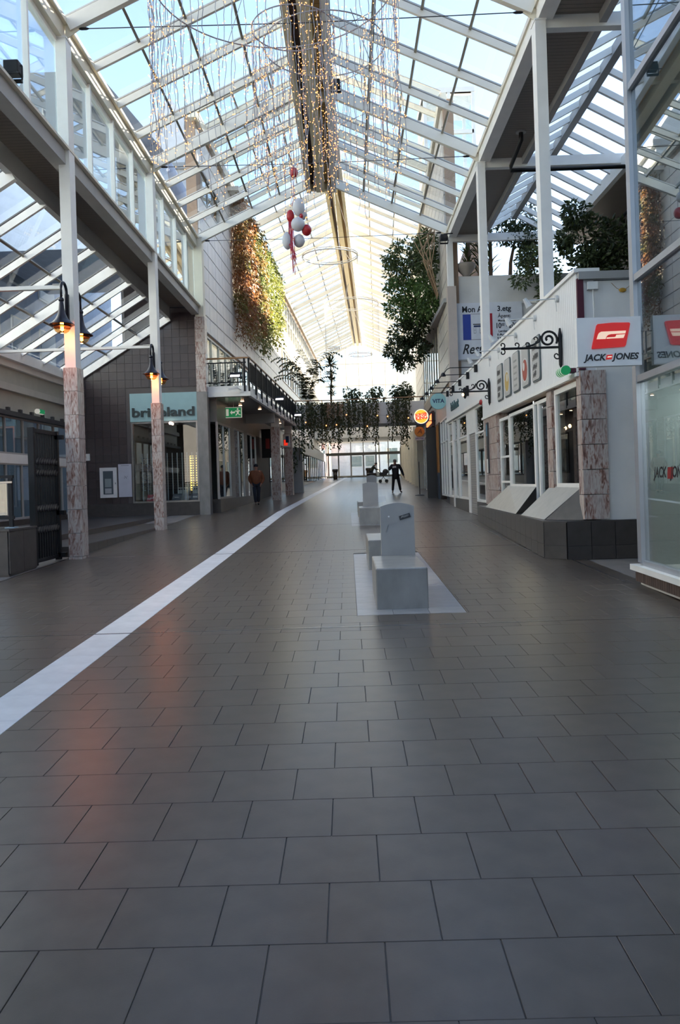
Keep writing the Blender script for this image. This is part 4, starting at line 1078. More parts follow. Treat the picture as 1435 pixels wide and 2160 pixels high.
for k in range(9): B(3.565, 3.58, 36.8+k*.43, 37.0+k*.43, 4.2, 4.62).build('neon_letter', neon, t, FAR)
t = thing('round_sign', 'small round orange pharmacy sign over a pale plate below the burger disc', 'sign', (3.2, 40, 3.6), None, FAR)
disc(3.18, 40, 4.02, .25, .10, paint('apotek_orange', (0.50,0.24,0.03), .4), 'disc', t, FAR)
text('emblem', 'A', .34, paint('apotek_dark', (0.10,0.05,0.02), .4), t, FAR @ Matrix.Translation((3.18, 39.945, 4.02)), .003, .0, .3)
B(2.95, 3.42, 39.97, 40.03, 3.60, 3.76).build('plate', paint('apotek_plate', (0.55,0.55,0.55), .4), t, FAR)
text('lettering', 'APOTEK', .11, navy_m, t, FAR @ Matrix.Translation((3.18, 39.965, 3.68)), .003, .001)
MB().tube([(3.4,40,3.95),(3.72,40,3.95)], .015, 6).build('bracket', chrome, t, FAR)
# ================================================================== EXIT SIGNS
ex_g = paint('exit_green', (0.01,0.16,0.06), .4, emit=(.01,.30,.10), es=.25); ex_w = paint('exit_white', (.7,.7,.65), .4, emit=(1,.95,.8), es=.18)
def exit_sign(x0, x1, z0, z1, y, label, M=I4, rods=True, flip=False):
    t = thing('exit_sign', label, 'sign', ((x0+x1)/2, y, z0), None, M); w = x1-x0; h = z1-z0
    def P(u, v): return (x0+w*(1-u if flip else u), y-.052, z0+h*v)
    B(x0, x1, y-.04, y+.04, z0, z1).build('box', ex_w, t, M)
    B(x0+.02, x1-.02, y-.05, y-.04, z0+.02, z1-.02).build('face', ex_g, t, M)
    def pl_(pts, nm): MB().prism([P(*q) for q in (pts if flip else pts[::-1])], (0,-.004,0)).build(nm, ex_w, t, M)
    pl_([(.06,.18),(.22,.18),(.22,.84),(.06,.84)], 'door_symbol')
    pl_([(.30,.5),(.42,.72),(.42,.58),(.60,.58),(.60,.42),(.42,.42),(.42,.28)], 'arrow')
    pl_([(.70,.78),(.74,.88),(.80,.88),(.82,.78),(.77,.72)], 'runner_head')
    pl_([(.66,.62),(.76,.70),(.84,.66),(.82,.42),(.74,.40)], 'runner_body')
    pl_([(.74,.44),(.66,.34),(.62,.20),(.67,.18),(.72,.30),(.80,.42)], 'runner_leg'); pl_([(.78,.44),(.86,.32),(.95,.28),(.95,.22),(.84,.24),(.76,.36)], 'runner_leg')
    pl_([(.80,.68),(.90,.56),(.94,.60),(.84,.72)], 'runner_arm'); pl_([(.70,.66),(.62,.56),(.58,.62),(.68,.70)], 'runner_arm')
    if rods:
        for u in (.2, .5, .8): MB().tube([(x0+w*u,y,z1),(x0+w*u,y,4.78)], .006, 5).build('hanger', chrome, t, M)
    return t
exit_sign(-4.72, -4.08, 4.22, 4.62, 30.5, 'green exit sign with running figure hung under the gallery', FAR)
t = thing('exit_lamp', 'small lit exit lamp on the rail of the far left shop', 'sign', (-9.45, 24.6, 4.0))
MB().tube([(-9.45,24.4,4.08),(-9.45,24.85,4.08)], .08, 10).build('tube', ex_w, t); B(-9.40,-9.36,24.45,24.8,4.02,4.14).build('face', ex_g, t)
t = thing('exit_lamp', 'cylindrical green exit lamp at the near corner of the white shop', 'sign', (3.6, 12.9, 3.2))
MB().tube([(3.52,12.78,3.28),(3.52,13.12,3.28)], .075, 14).build('tube', ex_g, t)
for k in range(3): MB().lathe([(.0765, -.012), (.0775, -.012), (.0775, .012), (.0765, .012)], (3.52, 12.85+k*.1, 3.28), 14, 'y').build('white_band', ex_w, t)
B(3.55, 3.70, 12.85, 13.0, 3.25, 3.32).build('bracket', paint('maroon2', (0.09,0.015,0.03), 0.5), t)
# ================================================================== OPTICIAN
t = thing('shop_sign', 'pale teal shop sign panel with dark lettering reading brilleland', 'sign', (-6.4, Y0, 3.96))
B(-7.60, -5.24, Y0-.10, Y0+.1, 3.97, 4.96).build('panel', paint('frosted_teal', (0.24,0.38,0.40), .35, emit=(.25,.42,.45), es=.06), t)
text('lettering', 'brilleland', .44, paint('dark_teal_letters', (0.02,0.035,0.035), .4), t, Matrix.Translation((-6.42, Y0-.13, 4.27)), .02, .012, sx=1.38)
lens_m = paint('dark_lens', (0.03,0.03,0.035), .2); gold_m = glow('backlight', (1.0,0.62,0.14), 1.6); pole_m = paint('silver_pole', (0.40,0.44,0.48), .4, .4)
for i in range(12):
    xx = -7.35+i*0.178; yy = Y0+.45
    t = thing('eyewear_rack', '%s silver pole rack of spectacles from the left in the optician window' % ORD[i], 'rack', (xx, yy, 1.14), 'spectacle racks in the optician window')
    MB().tube([(xx,yy,1.14),(xx,yy,2.86)], .018, 6).build('pole', pole_m, t)
    sp = MB()
    for k in range(14):
        z = 1.55+k*.088
        for sx_ in (-1,1):
            sp.box(xx+.045*sx_-.032, xx+.045*sx_+.032, yy+.02, yy+.03, z-.022, z+.022)
        sp.box(xx-.078, xx+.078, yy+.02, yy+.028, z+.012, z+.02)
    sp.build('spectacles', lens_m, t)['kind'] = 'stuff'
t = thing('backlit_display', 'yellow backlit display panels at the right of the optician window', 'display', (-5.45, Y0+.9, 1.5))
for (a, b) in ((-5.72,-5.60),(-5.50,-5.40),(-5.36,-5.29)): B(a, b, Y0+.8, Y0+.83, 1.5, 2.75).build('glow_strip', gold_m, t)
B(-5.80,-5.25, Y0+.83, Y0+.88, 1.14, 2.8).build('backing', interior_m, t)
def placard(x, z, w, h, mat, label, txt=None):
    t = thing('placard', label, 'card', (x, Y0+.28, z))
    MB().prism([(x-w/2,Y0+.26,z),(x+w/2,Y0+.26,z),(x+w/2+.04,Y0+.36,z+h),(x-w/2+.04,Y0+.36,z+h)], (0,.015,0)).build('card', mat, t)
    if txt: text('lettering', txt, h*.42, white, t, Matrix.Translation((x+.02, Y0+.285, z+h*.5)) @ Matrix.Rotation(math.radians(-20),4,'X') @ Matrix.Rotation(math.radians(-12),4,'Y'), .002, 0, .35)
    else:
        B(x-w*.25+.02, x+w*.25+.02, Y0+.29, Y0+.297, z+h*.45, z+h*.55).build('print_band', paint('print_white', (.6,.6,.6), .5), t)
placard(-7.05, 1.14, .33, .25, paint('placard_red', (0.35,0.02,0.03), .4), 'red placard with white script reading Ray-Ban in the optician window', 'Ray-Ban')
placard(-6.15, 1.14, .32, .25, paint('placard_navy', (0.03,0.04,0.06), .4), 'dark placard beside the slim column in the optician window')
placard(-5.50, 1.14, .32, .25, paint('placard_navy2', (0.03,0.04,0.06), .4), 'dark placard at the right end of the optician window')
for xx, lb in ((-5.98, 'white display box on the optician floor, left of two'), (-5.44, 'white display box on the optician floor, right of two')):
    t = thing('display_box', lb, 'box', (xx, Y0+.6, 1.14)); rbox(xx-.17, xx+.17, Y0+.55, Y0+.8, 1.14, 1.62, .008).build('box', paint('box_white', (.55,.58,.6), .5), t)
    B(xx-.006, xx+.006, Y0+.545, Y0+.552, 1.16, 1.60).build('groove', darkgrey, t)
t = thing('display_case', 'white framed glass notice case on the brown tiled wall', 'notice case', (-8.44, Y0-.1, 1.34))
B(-8.74,-8.15,Y0-.10,Y0,1.33,2.39).build('case', white, t); B(-8.62,-8.27,Y0-.108,Y0-.10,1.45,2.27).build('pane', paint('case_glass', (.10,.13,.14), .15), t)
B(-8.56,-8.33,Y0-.112,Y0-.108,1.70,2.0).build('notice', paint('notice_grey', (.3,.35,.34), .6), t); B(-8.56,-8.33,Y0-.112,Y0-.108,1.48,1.66).build('notice', paint('notice_pale', (.45,.47,.47), .6), t); B(-8.20,-8.18,Y0-.115,Y0-.1,1.8,1.86).build('lock', chrome, t)
t = thing('paper_poster', 'plain white paper poster with a faint drawing on the brown tiled wall', 'poster', (-7.86, Y0-.05, 1.34))
B(-8.10,-7.63,Y0-.03,Y0-.015,1.34,2.50).build('sheet', paint('paper', (.62,.62,.66), .7), t)
for k in range(6): B(-7.9+k*.02,-7.885+k*.02,Y0-.033,Y0-.03,1.98+.02*((k*3)%4),2.03+.02*((k*3)%4)).build('print', paint('faint_print', (.3,.3,.32), .7), t)
B(-8.0,-7.72,Y0-.033,Y0-.03,2.44,2.46).build('print', MT['faint_print'], t)
t = thing('wall_box', 'small white control box on the brown tiled wall beside the marble column', 'box', (-9.24, Y0-.06, 2.66))
B(-9.39,-9.09,Y0-.07,Y0,2.66,2.90).build('box', white, t); B(-9.27,-9.2,Y0-.075,Y0-.07,2.74,2.82).build('button', grey_steel, t)
t = thing('spot_lamp', 'small lit spotlight at the top of the optician window', 'lamp', (-6.18, Y0-.2, 3.9))
MB().sph((-6.18,Y0-.16,3.88), .05, 10, 8).build('bulb', glow('spot_white', (1,.75,.6), 12), t, smooth=True); MB().tube([(-6.18,Y0-.16,3.93),(-6.18,Y0-.1,3.97)], .012, 6).build('stem', chrome, t)
# ================================================================== RESTAURANT BOARD
def mb(zx, zy): return (3.98+(zx-165)/296.5, 7.77-(zy-795)/296.5)
yb = Y0+.03
t = thing('sign_board', 'white painted restaurant board with a blue white and red flag', 'sign', (5.1, yb, 5.8))
B(3.97, 6.30, yb, yb+.07, 5.78, 7.78).build('board', paint('board_white', (.66,.67,.70), .5), t)
B(3.97, 6.30, yb-.01, yb+.0, 5.76, 5.80).build('board_edge', grey_steel, t)
def mbt(s, zx, zy, h, bold=.004, shear=0, sx=1, al='LEFT'):
    x, z = mb(zx, zy); text('lettering', s, h, ink_m, t, Matrix.Translation((x, yb-.004, z)), .002, bold, shear, al, sx)
mbt('Mon Ami', 225, 862, .30, .006, 0, .86); mbt('3.etg', 592, 862, .25, .006)
mbt('Åpent:', 598, 938, .17, .002); mbt('Mandag - fredag', 598, 986, .10, .002); mbt('10', 570, 1040, .26, .006, 0, .8); mbt('00', 632, 1030, .14, .002, 0, .8); mbt('-', 682, 1040, .2, .004); mbt('20', 708, 1040, .26, .006, 0, .8); mbt('00', 772, 1030, .14, .002, 0, .8)
mbt('Lørdag', 600, 1096, .11, .002); mbt('10', 578, 1152, .26, .006, 0, .8); mbt('00', 640, 1142, .14, .002, 0, .8); mbt('Restaurant', 215, 1278, .48, .008, .35, .8)
def mbr(a, b, c, d, mat, nm, dp=.006):
    x0, z1 = mb(a, b); x1, z0 = mb(c, d); B(x0, x1, yb-dp, yb, z0, z1).build(nm, mat, t)
mbr(232, 910, 315, 1178, paint('flag_blue', (0.02,0.05,0.30), .5), 'flag_blue'); mbr(455, 907, 540, 1175, paint('flag_red', (0.38,0.01,0.02), .5), 'flag_red')
mbr(315, 908, 455, 911, ink_m, 'flag_line'); mbr(315, 1173, 455, 1176, ink_m, 'flag_line')
mbr(338, 1012, 432, 1022, ink_m, 'arch_drawing'); mbr(344, 1028, 426, 1046, navy_m, 'arch_drawing')
for (a, c) in ((344, 366), (404, 426)):
    mbr(a, 1050, a+2, 1110, ink_m, 'arch_drawing'); mbr(c-2, 1050, c, 1110, ink_m, 'arch_drawing'); mbr(a, 1108, c, 1111, ink_m, 'arch_drawing'); mbr(a, 1076, c, 1078, ink_m, 'arch_drawing')
# ================================================================== PLAQUES on the white siding
plq_e = paint('plaque_edge', (.10,.12,.12), .5); plq = paint('plaque_face', (.47,.46,.43), .5)
bowl_y = paint('bowl_yellow', (.50,.33,.08), .5); bowl_r = paint('bowl_red', (.36,.06,.04), .5); ringw = paint('bowl_ring', (.62,.61,.57), .5); ink_soft = paint('plaque_ink', (.12,.11,.10), .6)
def rrect_x(yc, zc, w, h, r, x, d, mat, nm, par):
    pts = []
    for (sy, sz, a0) in ((1,1,0),(-1,1,90),(-1,-1,180),(1,-1,270)):
        for k in range(5):
            a = math.radians(a0+k*22.5); pts.append((x, yc+sy*(w/2-r)+r*math.cos(a), zc+sz*(h/2-r)+r*math.sin(a)))
    return MB().prism(pts, (-d,0,0)).build(nm, mat, par)
def disc_x(yc, zc, r, x, d, mat, nm, par):
    return MB().prism([(x, yc+r*math.cos(2*math.pi*k/28), zc+r*math.sin(2*math.pi*k/28)) for k in range(28)], (-d,0,0)).build(nm, mat, par)
pl_lab = ['leftmost plaque with dark brush script on the white siding', 'plaque with a yellow bowl on the white siding', 'middle plaque with faint lines of grey text on the white siding', 'plaque with a red bowl on the white siding', 'rightmost plaque with dark brush script on the white siding']
for i, yc in enumerate((19.08, 18.17, 17.25, 16.33, 15.42)):
    t = thing('plaque', pl_lab[i], 'sign', (3.66, yc, 3.43), 'plaques on the white siding')
    rrect_x(yc, 3.86, .66, .86, .07, 3.695, .02, plq_e, 'backing', t); rrect_x(yc+.015, 3.865, .60, .81, .06, 3.675, .012, plq, 'face', t)
    x = 3.663
    if i in (1, 3):
        disc_x(yc, 3.77, .25, x, .004, ringw, 'bowl_rim', t); disc_x(yc, 3.77, .215, x-.004, .004, bowl_y if i == 1 else bowl_r, 'bowl', t)
        disc_x(yc+(-.06 if i == 1 else .07), 3.85, .085, x-.008, .003, ringw, 'garnish', t)
    elif i == 2:
        for k in range(5): B(x-.004, x, yc-.12-.03*(k%2), yc+.16, 3.56+k*.13, 3.60+k*.13).build('text_line', paint('grey_print', (.30,.30,.28), .6) if 'grey_print' not in MT else MT['grey_print'], t)
    else:
        random.seed(i)
        for row, n in ((4.10, 4), (3.90, 5), (3.72, 4), (3.58, 3)):
            for k in range(n):
                a = yc+.18-k*.085; MB().tube([(x-.003,a,row-.06),(x-.003,a-.02,row+.07*random.random()),(x-.003,a-.05,row-.03),(x-.003,a-.06,row+.05)], .008, 4).build('brush_stroke', ink_soft, t)
# ================================================================== WROUGHT IRON BRACKETS
def spiral(cx_, cz_, r0, r1, a0, turns, y, n=26):
    return [(cx_+(r0+(r1-r0)*k/n)*math.cos(a0+turns*2*math.pi*k/n), y, cz_+(r0+(r1-r0)*k/n)*math.sin(a0+turns*2*math.pi*k/n)) for k in range(n+1)]
def iron_bracket(y, z, label):
    t = thing('iron_bracket', label, 'bracket', (3.68, y, z), 'scrolled iron brackets on the right shops')
    MB().tube([(2.66,y,z),(3.66,y,z)], .022, 6).build('arm', black, t)
    MB().lathe([(.03,z-.30),(.035,z-.1),(.035,z+.2),(.015,z+.32)], (3.66,y,0), 8).build('wall_bar', black, t); MB().lathe([(.0001,z-.38),(.03,z-.30)], (3.66,y,0), 8).build('finial', black, t)
    MB().tube(spiral(3.46,z+.14,.155,.025,math.radians(-30),1.7,y,34), .02, 6).build('big_scroll', black, t)
    MB().tube([(3.08,y,z+.02),(3.20,y,z+.05),(3.30,y,z+.10),(3.33,y,z+.2)], .018, 6).build('brace', black, t)
    for cx_, s in ((2.68,1),(2.68,-1),(2.92,1),(3.10,1),(3.24,1)):
        zc = z+s*.06 + (.09 if cx_ == 3.24 else 0)
        MB().tube(spiral(cx_,zc,.055,.012,math.radians(-90*s),.9*s,y,14), .011, 5).build('small_scroll', black, t)
    MB().tube(spiral(3.60,z-.14,.07,.015,math.radians(0),-1.0,y,14), .012, 5).build('small_scroll', black, t)
    return t
iron_bracket(13.6, 3.78, 'scrolled black iron bracket nearest the hanging red and white sign')
iron_bracket(20.45, 3.82, 'scrolled black iron bracket above the red alarm, farther along the siding')
t = thing('alarm_siren', 'small red alarm siren at the far end of the white siding', 'alarm', (3.66, 21.7, 3.62))
MB().sph((3.66,21.72,3.66), .075, 10, 8, (.7,1,1)).build('dome', paint('alarm_red', (.35,.01,.01), .3), t, smooth=True); B(3.68,3.71,21.66,21.78,3.58,3.74).build('base', white, t)
# ================================================================== SIGN SPOTLIGHTS
gl_lamp = paint('lamp_white', (.60,.61,.60), .4)
wl_lab = ['nearest', 'second', 'third', 'fourth', 'farthest']
for i, yy in enumerate((13.78, 15.41, 17.19, 19.1, 20.3)):
    t = thing('arm_spotlight', '%s white spotlight on a straight arm over the white siding' % wl_lab[i], 'lamp', (3.68, yy, 4.62), 'white sign lamps')
    MB().lathe([(.06,0),(.06,.05)], (3.645,yy,4.64), 10, 'x').build('mount', gl_lamp, t); MB().tube([(3.66,yy,4.64),(3.14,yy,4.62)], .012, 6).build('arm', gl_lamp, t)
    MB().tube([(3.12,yy,4.66),(3.20,yy,4.52)], [.03,.06], 10).build('head', gl_lamp, t); MB().tube([(3.655,yy,4.6),(3.665,yy,4.42)], .006, 5).build('cable', gl_lamp, t)
for i, yy in enumerate((22.46, 23.97, 25.69, 27.3, 28.86)):
    t = thing('gooseneck_lamp', '%s black bent-arm lamp over the bakery fascia' % wl_lab[i], 'lamp', (3.68, yy, 4.66), 'black bakery sign lamps')
    B(3.62,3.70,yy-.06,yy+.06,4.58,4.78).build('mount', black, t); MB().tube([(3.64,yy,4.72),(2.95,yy,4.72),(2.86,yy,4.68),(2.76,yy,4.56)], .013, 6).build('arm', black, t)
    MB().lathe([(.0001,4.60),(.05,4.57),(.08,4.49),(.0001,4.50)], (2.75,yy,0), 10).build('head', black, t)
t = text('fascia_lettering', 'bakehuset', .40, paint('letter_teal', (0.03,0.10,0.11), .4), None, Matrix.Translation((3.70, 27.3, 4.12)) @ Matrix.Rotation(math.radians(-90),4,'Z'), .02, .012, 0, 'CENTER', 1.15)
tag(t, 'dark teal lettering on the white bakery fascia', 'lettering')
t = thing('wall_lantern', 'small lit wall lantern on the bakery fascia', 'lamp', (3.62, 24.2, 4.0))
MB().lathe([(.02,4.36),(.09,4.30),(.07,4.28),(.06,4.10),(.02,4.02)], (3.60,24.2,0), 6).build('cage', black, t); MB().sph((3.56,24.2,4.14), .05, 8, 6).build('bulb', glow('wall_lamp_glow', (1,.5,.2), 10), t); B(3.64,3.71,24.12,24.28,4.1,4.4).build('plate', black, t)
t = thing('thermometer_sign', 'narrow dark upright sign on the marble pier of the white shop', 'sign', (3.68, 21.0, 1.7)); B(3.66,3.70,20.9,21.1,1.72,3.05).build('strip', darkgrey, t); B(3.655,3.66,20.92,21.08,2.7,3.0).build('blue_print', paint('blue_print', (.1,.25,.35), .5), t); B(3.655,3.66,20.92,21.08,1.74,2.1).build('white_print', white, t)
# lamps and panels inside the white shop
sh_p = paint('menu_board', (.40,.40,.40), .6)
t = thing('menu_board', 'long pale menu wall panel inside the white shop', 'board', (5.6, 16, 2.3)); B(5.6,5.65,13.0,19.5,2.15,3.0).build('panel', sh_p, t)
random.seed(11)
for k in range(60):
    yy = 13.1+random.random()*6.2; zz = 2.22+random.random()*.7; B(5.59,5.6,yy,yy+.05+.1*random.random(),zz,zz+.03).build('print', ink_soft, t)
for i, (yy, xx) in enumerate(((13.3,4.4),(13.9,4.6),(16.2,4.5),(16.9,4.6),(17.5,4.5),(18.2,4.6))):
    t = thing('pendant_bulb', '%s bare warm bulb from the near corner inside the white shop' % ORD[i], 'lamp', (xx, yy, 2.6), 'bulbs inside the white shop')
    MB().tube([(xx,yy,4.5),(xx,yy,2.66)], .005, 4).build('cord', black, t); MB().sph((xx,yy,2.6), .03, 8, 6, (1,1,1.3)).build('bulb', glow('pendant%d' % i, (1,.55,.25), 14), t, smooth=True)
t = thing('counter', 'dark serving counter inside the white shop', 'counter', (5.2, 14.5, .45)); B(4.9,5.4,13.2,15.5,.45,1.45).build('body', darkgrey, t); B(4.85,5.45,13.15,15.55,1.45,1.5).build('top', grey_steel, t)
# ================================================================== BALCONY RAILING
t = thing('balcony_railing', 'black baluster railing with wooden handrail around the gallery corner', 'railing', (-4.2, Y0, 5.16), None, FAR)
wood_m = MT['wood_rail']
MB().tube([(-5.06,Y0+.02,6.14),(-3.44,Y0+.02,6.14),(-3.38,Y0+.08,6.14),(-3.38,44.2,6.14)], .035, 8).build('handrail', wood_m, t, FAR)
for (a, b) in (((-5.0,Y0+.02,5.98),(-3.5,Y0+.02,5.98)), ((-5.0,Y0+.02,5.28),(-3.5,Y0+.02,5.28)), ((-3.38,Y0+.3,5.98),(-3.38,44.2,5.98)), ((-3.38,Y0+.3,5.28),(-3.38,44.2,5.28))):
    MB().bar(a, b, .03, .04).build('rail', black, t, FAR)
for i in range(17): B(-4.92+i*.085-.008, -4.92+i*.085+.008, Y0+.012, Y0+.028, 5.28, 5.98).build('baluster', black, t, FAR)
for xx in (-5.03, -3.56, -3.40): B(xx-.03, xx+.03, Y0-.03, Y0+.05, 4.95, 6.12).build('post', black, t, FAR)
for i in range(11):
    yy = Y0+1.45*(i+1); B(-3.41, -3.34, yy-.035, yy+.035, 4.82, 6.12).build('post', black, t, FAR)
for i in range(11):
    m_ = MB()
    for k in range(13): yy = Y0+.15+1.45*i+.105*k; m_.box(-3.39, -3.37, yy-.008, yy+.008, 5.28, 5.98)
    m_.build('baluster_bay', black, t, FAR)
# gallery lights
def flood(x, y, z, label, M=FAR):
    t = thing('floodlight', label, 'lamp', (x, y, z), 'gallery floodlights', M)
    MB().prism([(x-.22,y-.10,z),(x+.22,y-.10,z),(x+.20,y+.12,z+.20),(x-.20,y+.12,z+.20)], (0,.10,0)).build('housing', black, t, M)
    MB().quad((x-.17,y-.106,z+.012),(x+.17,y-.106,z+.012),(x+.165,y-.02,z+.09),(x-.165,y-.02,z+.09)).build('lens', glow('flood_lens', (1,.93,1), 3.0) if 'flood_lens' not in MT else MT['flood_lens'], t, M)
    MB().tube([(x,y+.1,z+.08),(x,y+.3,z+.06)], .02, 6).build('arm', black, t, M)
flood(-3.85, Y0-.22, 5.42, 'white-lit floodlight on the gallery front above the exit sign')
flood(-3.15, 35.0, 5.30, 'white-lit floodlight midway along the gallery railing'); flood(-3.05, 42.0, 5.18, 'white-lit floodlight at the far end of the gallery railing')
t = thing('security_camera', 'small white security camera under the gallery floodlight', 'camera', (-3.8, Y0-.1, 5.0), None, FAR)
MB().bar((-4.1,Y0-.42,4.98),(-3.78,Y0-.2,5.06),.09,.08).build('body', white, t, FAR); MB().tube([(-3.78,Y0-.2,5.03),(-3.68,Y0-.02,5.0)], .02, 6).build('arm', white, t, FAR); B(-3.74,-3.6,Y0-.06,Y0-.02,4.9,5.06).build('mount', white, t, FAR)
dl = glow('downlight_glow', (1,.62,.36), 9)
for i, (xx, yy) in enumerate(((-3.9,29.6),(-4.25,31.2),(-3.75,33.0),(-3.9,36.8),(-3.7,38.8),(-3.9,41.0))):
    t = thing('downlight', '%s recessed downlight along the gallery soffit' % ORD[i], 'lamp', (xx, yy, 4.74), 'gallery downlights', FAR)
    MB().lathe([(.09,4.75),(.10,4.765)], (xx,yy,0), 14).build('rim', chrome, t, FAR); MB().lathe([(.065,4.742),(.065,4.752)], (xx,yy,0), 12).build('lens', dl, t, FAR)
# projecting dark banners and signs under the gallery
t = thing('hanging_banner', 'black hanging shop banner with a red mark under the gallery', 'banner', (-4.3, 39.5, 2.9), None, FAR)
B(-4.65,-4.05,39.45,39.52,2.95,4.35).build('cloth', black, t, FAR); B(-4.45,-4.25,39.44,39.45,3.4,3.9).build('red_mark', paint('banner_red', (.25,.02,.02), .5), t, FAR); MB().tube([(-4.7,39.48,4.36),(-4.0,39.48,4.36)], .015, 6).build('rod', black, t, FAR)
t = thing('hanging_banner', 'small white projecting sign with red and blue print near the gallery end', 'sign', (-3.8, 43, 3.6), None, FAR)
B(-4.0,-3.62,42.97,43.03,3.62,4.3).build('panel', white, t, FAR); B(-3.95,-3.75,42.96,42.97,3.7,4.0).build('print', bkr, t, FAR); B(-3.85,-3.68,42.955,42.96,3.85,4.2).build('print', navy_m, t, FAR)
for i, yy in enumerate((37.9, 43.3)):
    column(-3.75, yy, fz(yy)-.02, 4.8, 'brown marble pier carrying the gallery, %s of two' % ('nearer', 'farther')[i], 4.35, w=.36, dpt=.36, M=FAR)
# ================================================================== TIE CABLES
for i, yy in enumerate((15.0, 21.6, Y0)):
    t = thing('tie_cable', ('nearest', 'middle', 'farthest')[i] + ' thin steel tie cable stretched across under the glass roof', 'cable', (XC, yy, 10.2), 'tie cables under the roof')
    MB().tube([(XL+.05,yy,10.28),(XC,yy,10.23),(XR-.05,yy,10.28)], .010, 5).build('cable', darkgrey, t)
    for xx in (XL+.35, XR-.35): MB().tube([(xx-.1,yy,10.275),(xx-.05,yy,10.275),(xx+.05,yy,10.275),(xx+.1,yy,10.275)], [.01,.025,.025,.01], 6).build('turnbuckle', black, t)
    for s, xx in ((1, XL), (-1, XR)): MB().prism([(xx,yy-.01,10.07),(xx+s*.28,yy-.01,10.27),(xx+s*.25,yy-.01,10.32),(xx,yy-.01,10.36)], (0,.02,0)).build('gusset', cream, t)
# window-opener rods by the ridge
t = thing('opener_rods', 'pair of long roof window opener rods right of the ridge', 'rod', (.3, 20, 12), None)
for k in range(4): MB().tube([(XC+.75,15.5+k*2.4,11.75),(XC+1.55,15.2+k*2.4,11.95),(XC+1.0,12.8+k*2.4,12.0)], .010, 5).build('rod', grey_steel, t)
MB().tube([(XC+1.5,9,11.55),(XC+1.5,24,11.55)], .012, 5).build('line_shaft', darkgrey, t)
# ================================================================== DRAIN PIPES, SPOT PROJECTORS
t = thing('drain_pipe', 'black bent drain pipe from the right soffit along the tie beam', 'pipe', (5.5, 21.2, 9.6))
MB().tube([(4.55,19.9,10.16),(4.55,19.9,9.95),(4.50,20.9,9.72),(4.55,21.25,9.72),(8.5,21.25,9.72)], .055, 8).build('pipe', black, t, smooth=True); MB().lathe([(.13,10.13),(.13,10.16)], (4.55,19.9,0), 12).build('flange', grey_steel, t)
t = thing('drain_pipe', 'black sloping drain pipe under the dark right soffit', 'pipe', (8.4, 22, 9.0))
MB().tube([(8.5,20.5,9.7),(8.5,20.6,9.4),(8.1,27.6,8.9)], .05, 8).build('pipe', black, t, smooth=True); MB().lathe([(.1,9.67),(.1,9.70)], (8.5,20.5,0), 10).build('flange', grey_steel, t)
def projector(x, y, z, label):
    t = thing('projector_lamp', label, 'lamp', (x, y, z), 'black stage projectors')
    rbox(x-.12, x+.12, y-.10, y+.12, z+.10, z+.30, .02).build('housing', black, t); MB().tube([(x-.14,y,z+.02),(x-.14,y,z+.24),(x+.14,y,z+.24),(x+.14,y,z+.02)], .015, 6).build('yoke', black, t)
    MB().prism([(x-.13,y-.10,z+.08),(x+.13,y-.10,z+.08),(x+.15,y-.24,z+.02),(x-.15,y-.24,z+.02)], (0,0,.015)).build('barn_door', black, t); B(x-.14,x+.14,y-.03,y+.03,z-.02,z+.02).build('clamp', black, t)
projector(XL+.02, 12.45, 8.02, 'black projector lamp on the left sill beam at the frame edge')
projector(XR-.25, 27.6, 9.72, 'black projector lamp at the far end of the right eave'); MB().tube([(XR-.25,27.6,10.0),(XR-.25,27.6,10.04),(XR+.06,27.6,10.06)], .02, 6).build('arm', black, bpy.data.objects['projector_lamp.001']); projector(XC+.62, 20.5, 11.6, 'black twin projector lamp at the right of the ridge beam')
# ================================================================== BITS ON THE WHITE END WALL
t = thing('junction_box', 'white junction box with conduit on the end wall of the white shop', 'box', (3.95, 12.65, 4.5)); B(3.86,4.02,12.63,12.70,4.52,4.64).build('box', white, t); MB().tube([(3.95,12.67,4.52),(3.97,12.67,3.2)], .011, 6).build('conduit', white, t)
t = thing('foam_patch', 'yellow foam patch with loose wires on the end wall of the white shop', 'patch', (4.42, 12.68, 4.45)); MB().sph((4.42,12.68,4.50), .05, 8, 6, (1.2,.4,.7)).build('foam', paint('foam_yellow', (.50,.27,.03), .8), t); MB().tube([(4.25,12.69,4.62),(4.33,12.68,4.53),(4.42,12.68,4.49),(4.52,12.68,4.55),(4.57,12.69,4.63)], .004, 4).build('wire', wood_m, t)

t = thing('ceiling_lamp', 'white strip lamp inside the nearest right shop window', 'lamp', (4.2, 9.2, 2.85))
rbox(3.95, 4.45, 8.5, 9.5, 2.85, 2.94, .02).build('housing', white, t); B(4.0, 4.4, 8.55, 9.45, 2.84, 2.85).build('diffuser', glow('strip_glow', (1,.95,1), 5), t)
_l = bpy.data.lights.new('strip_light', 'AREA'); _l.energy = 30; _l.size = .4; _l.shape = 'RECTANGLE'; _l.size_y = .9; _l.color = (1,.95,.9)
_o = bpy.data.objects.new('strip_light', _l); COL.objects.link(_o); _o.parent = t; _o.location = (0, -.2, -.03)
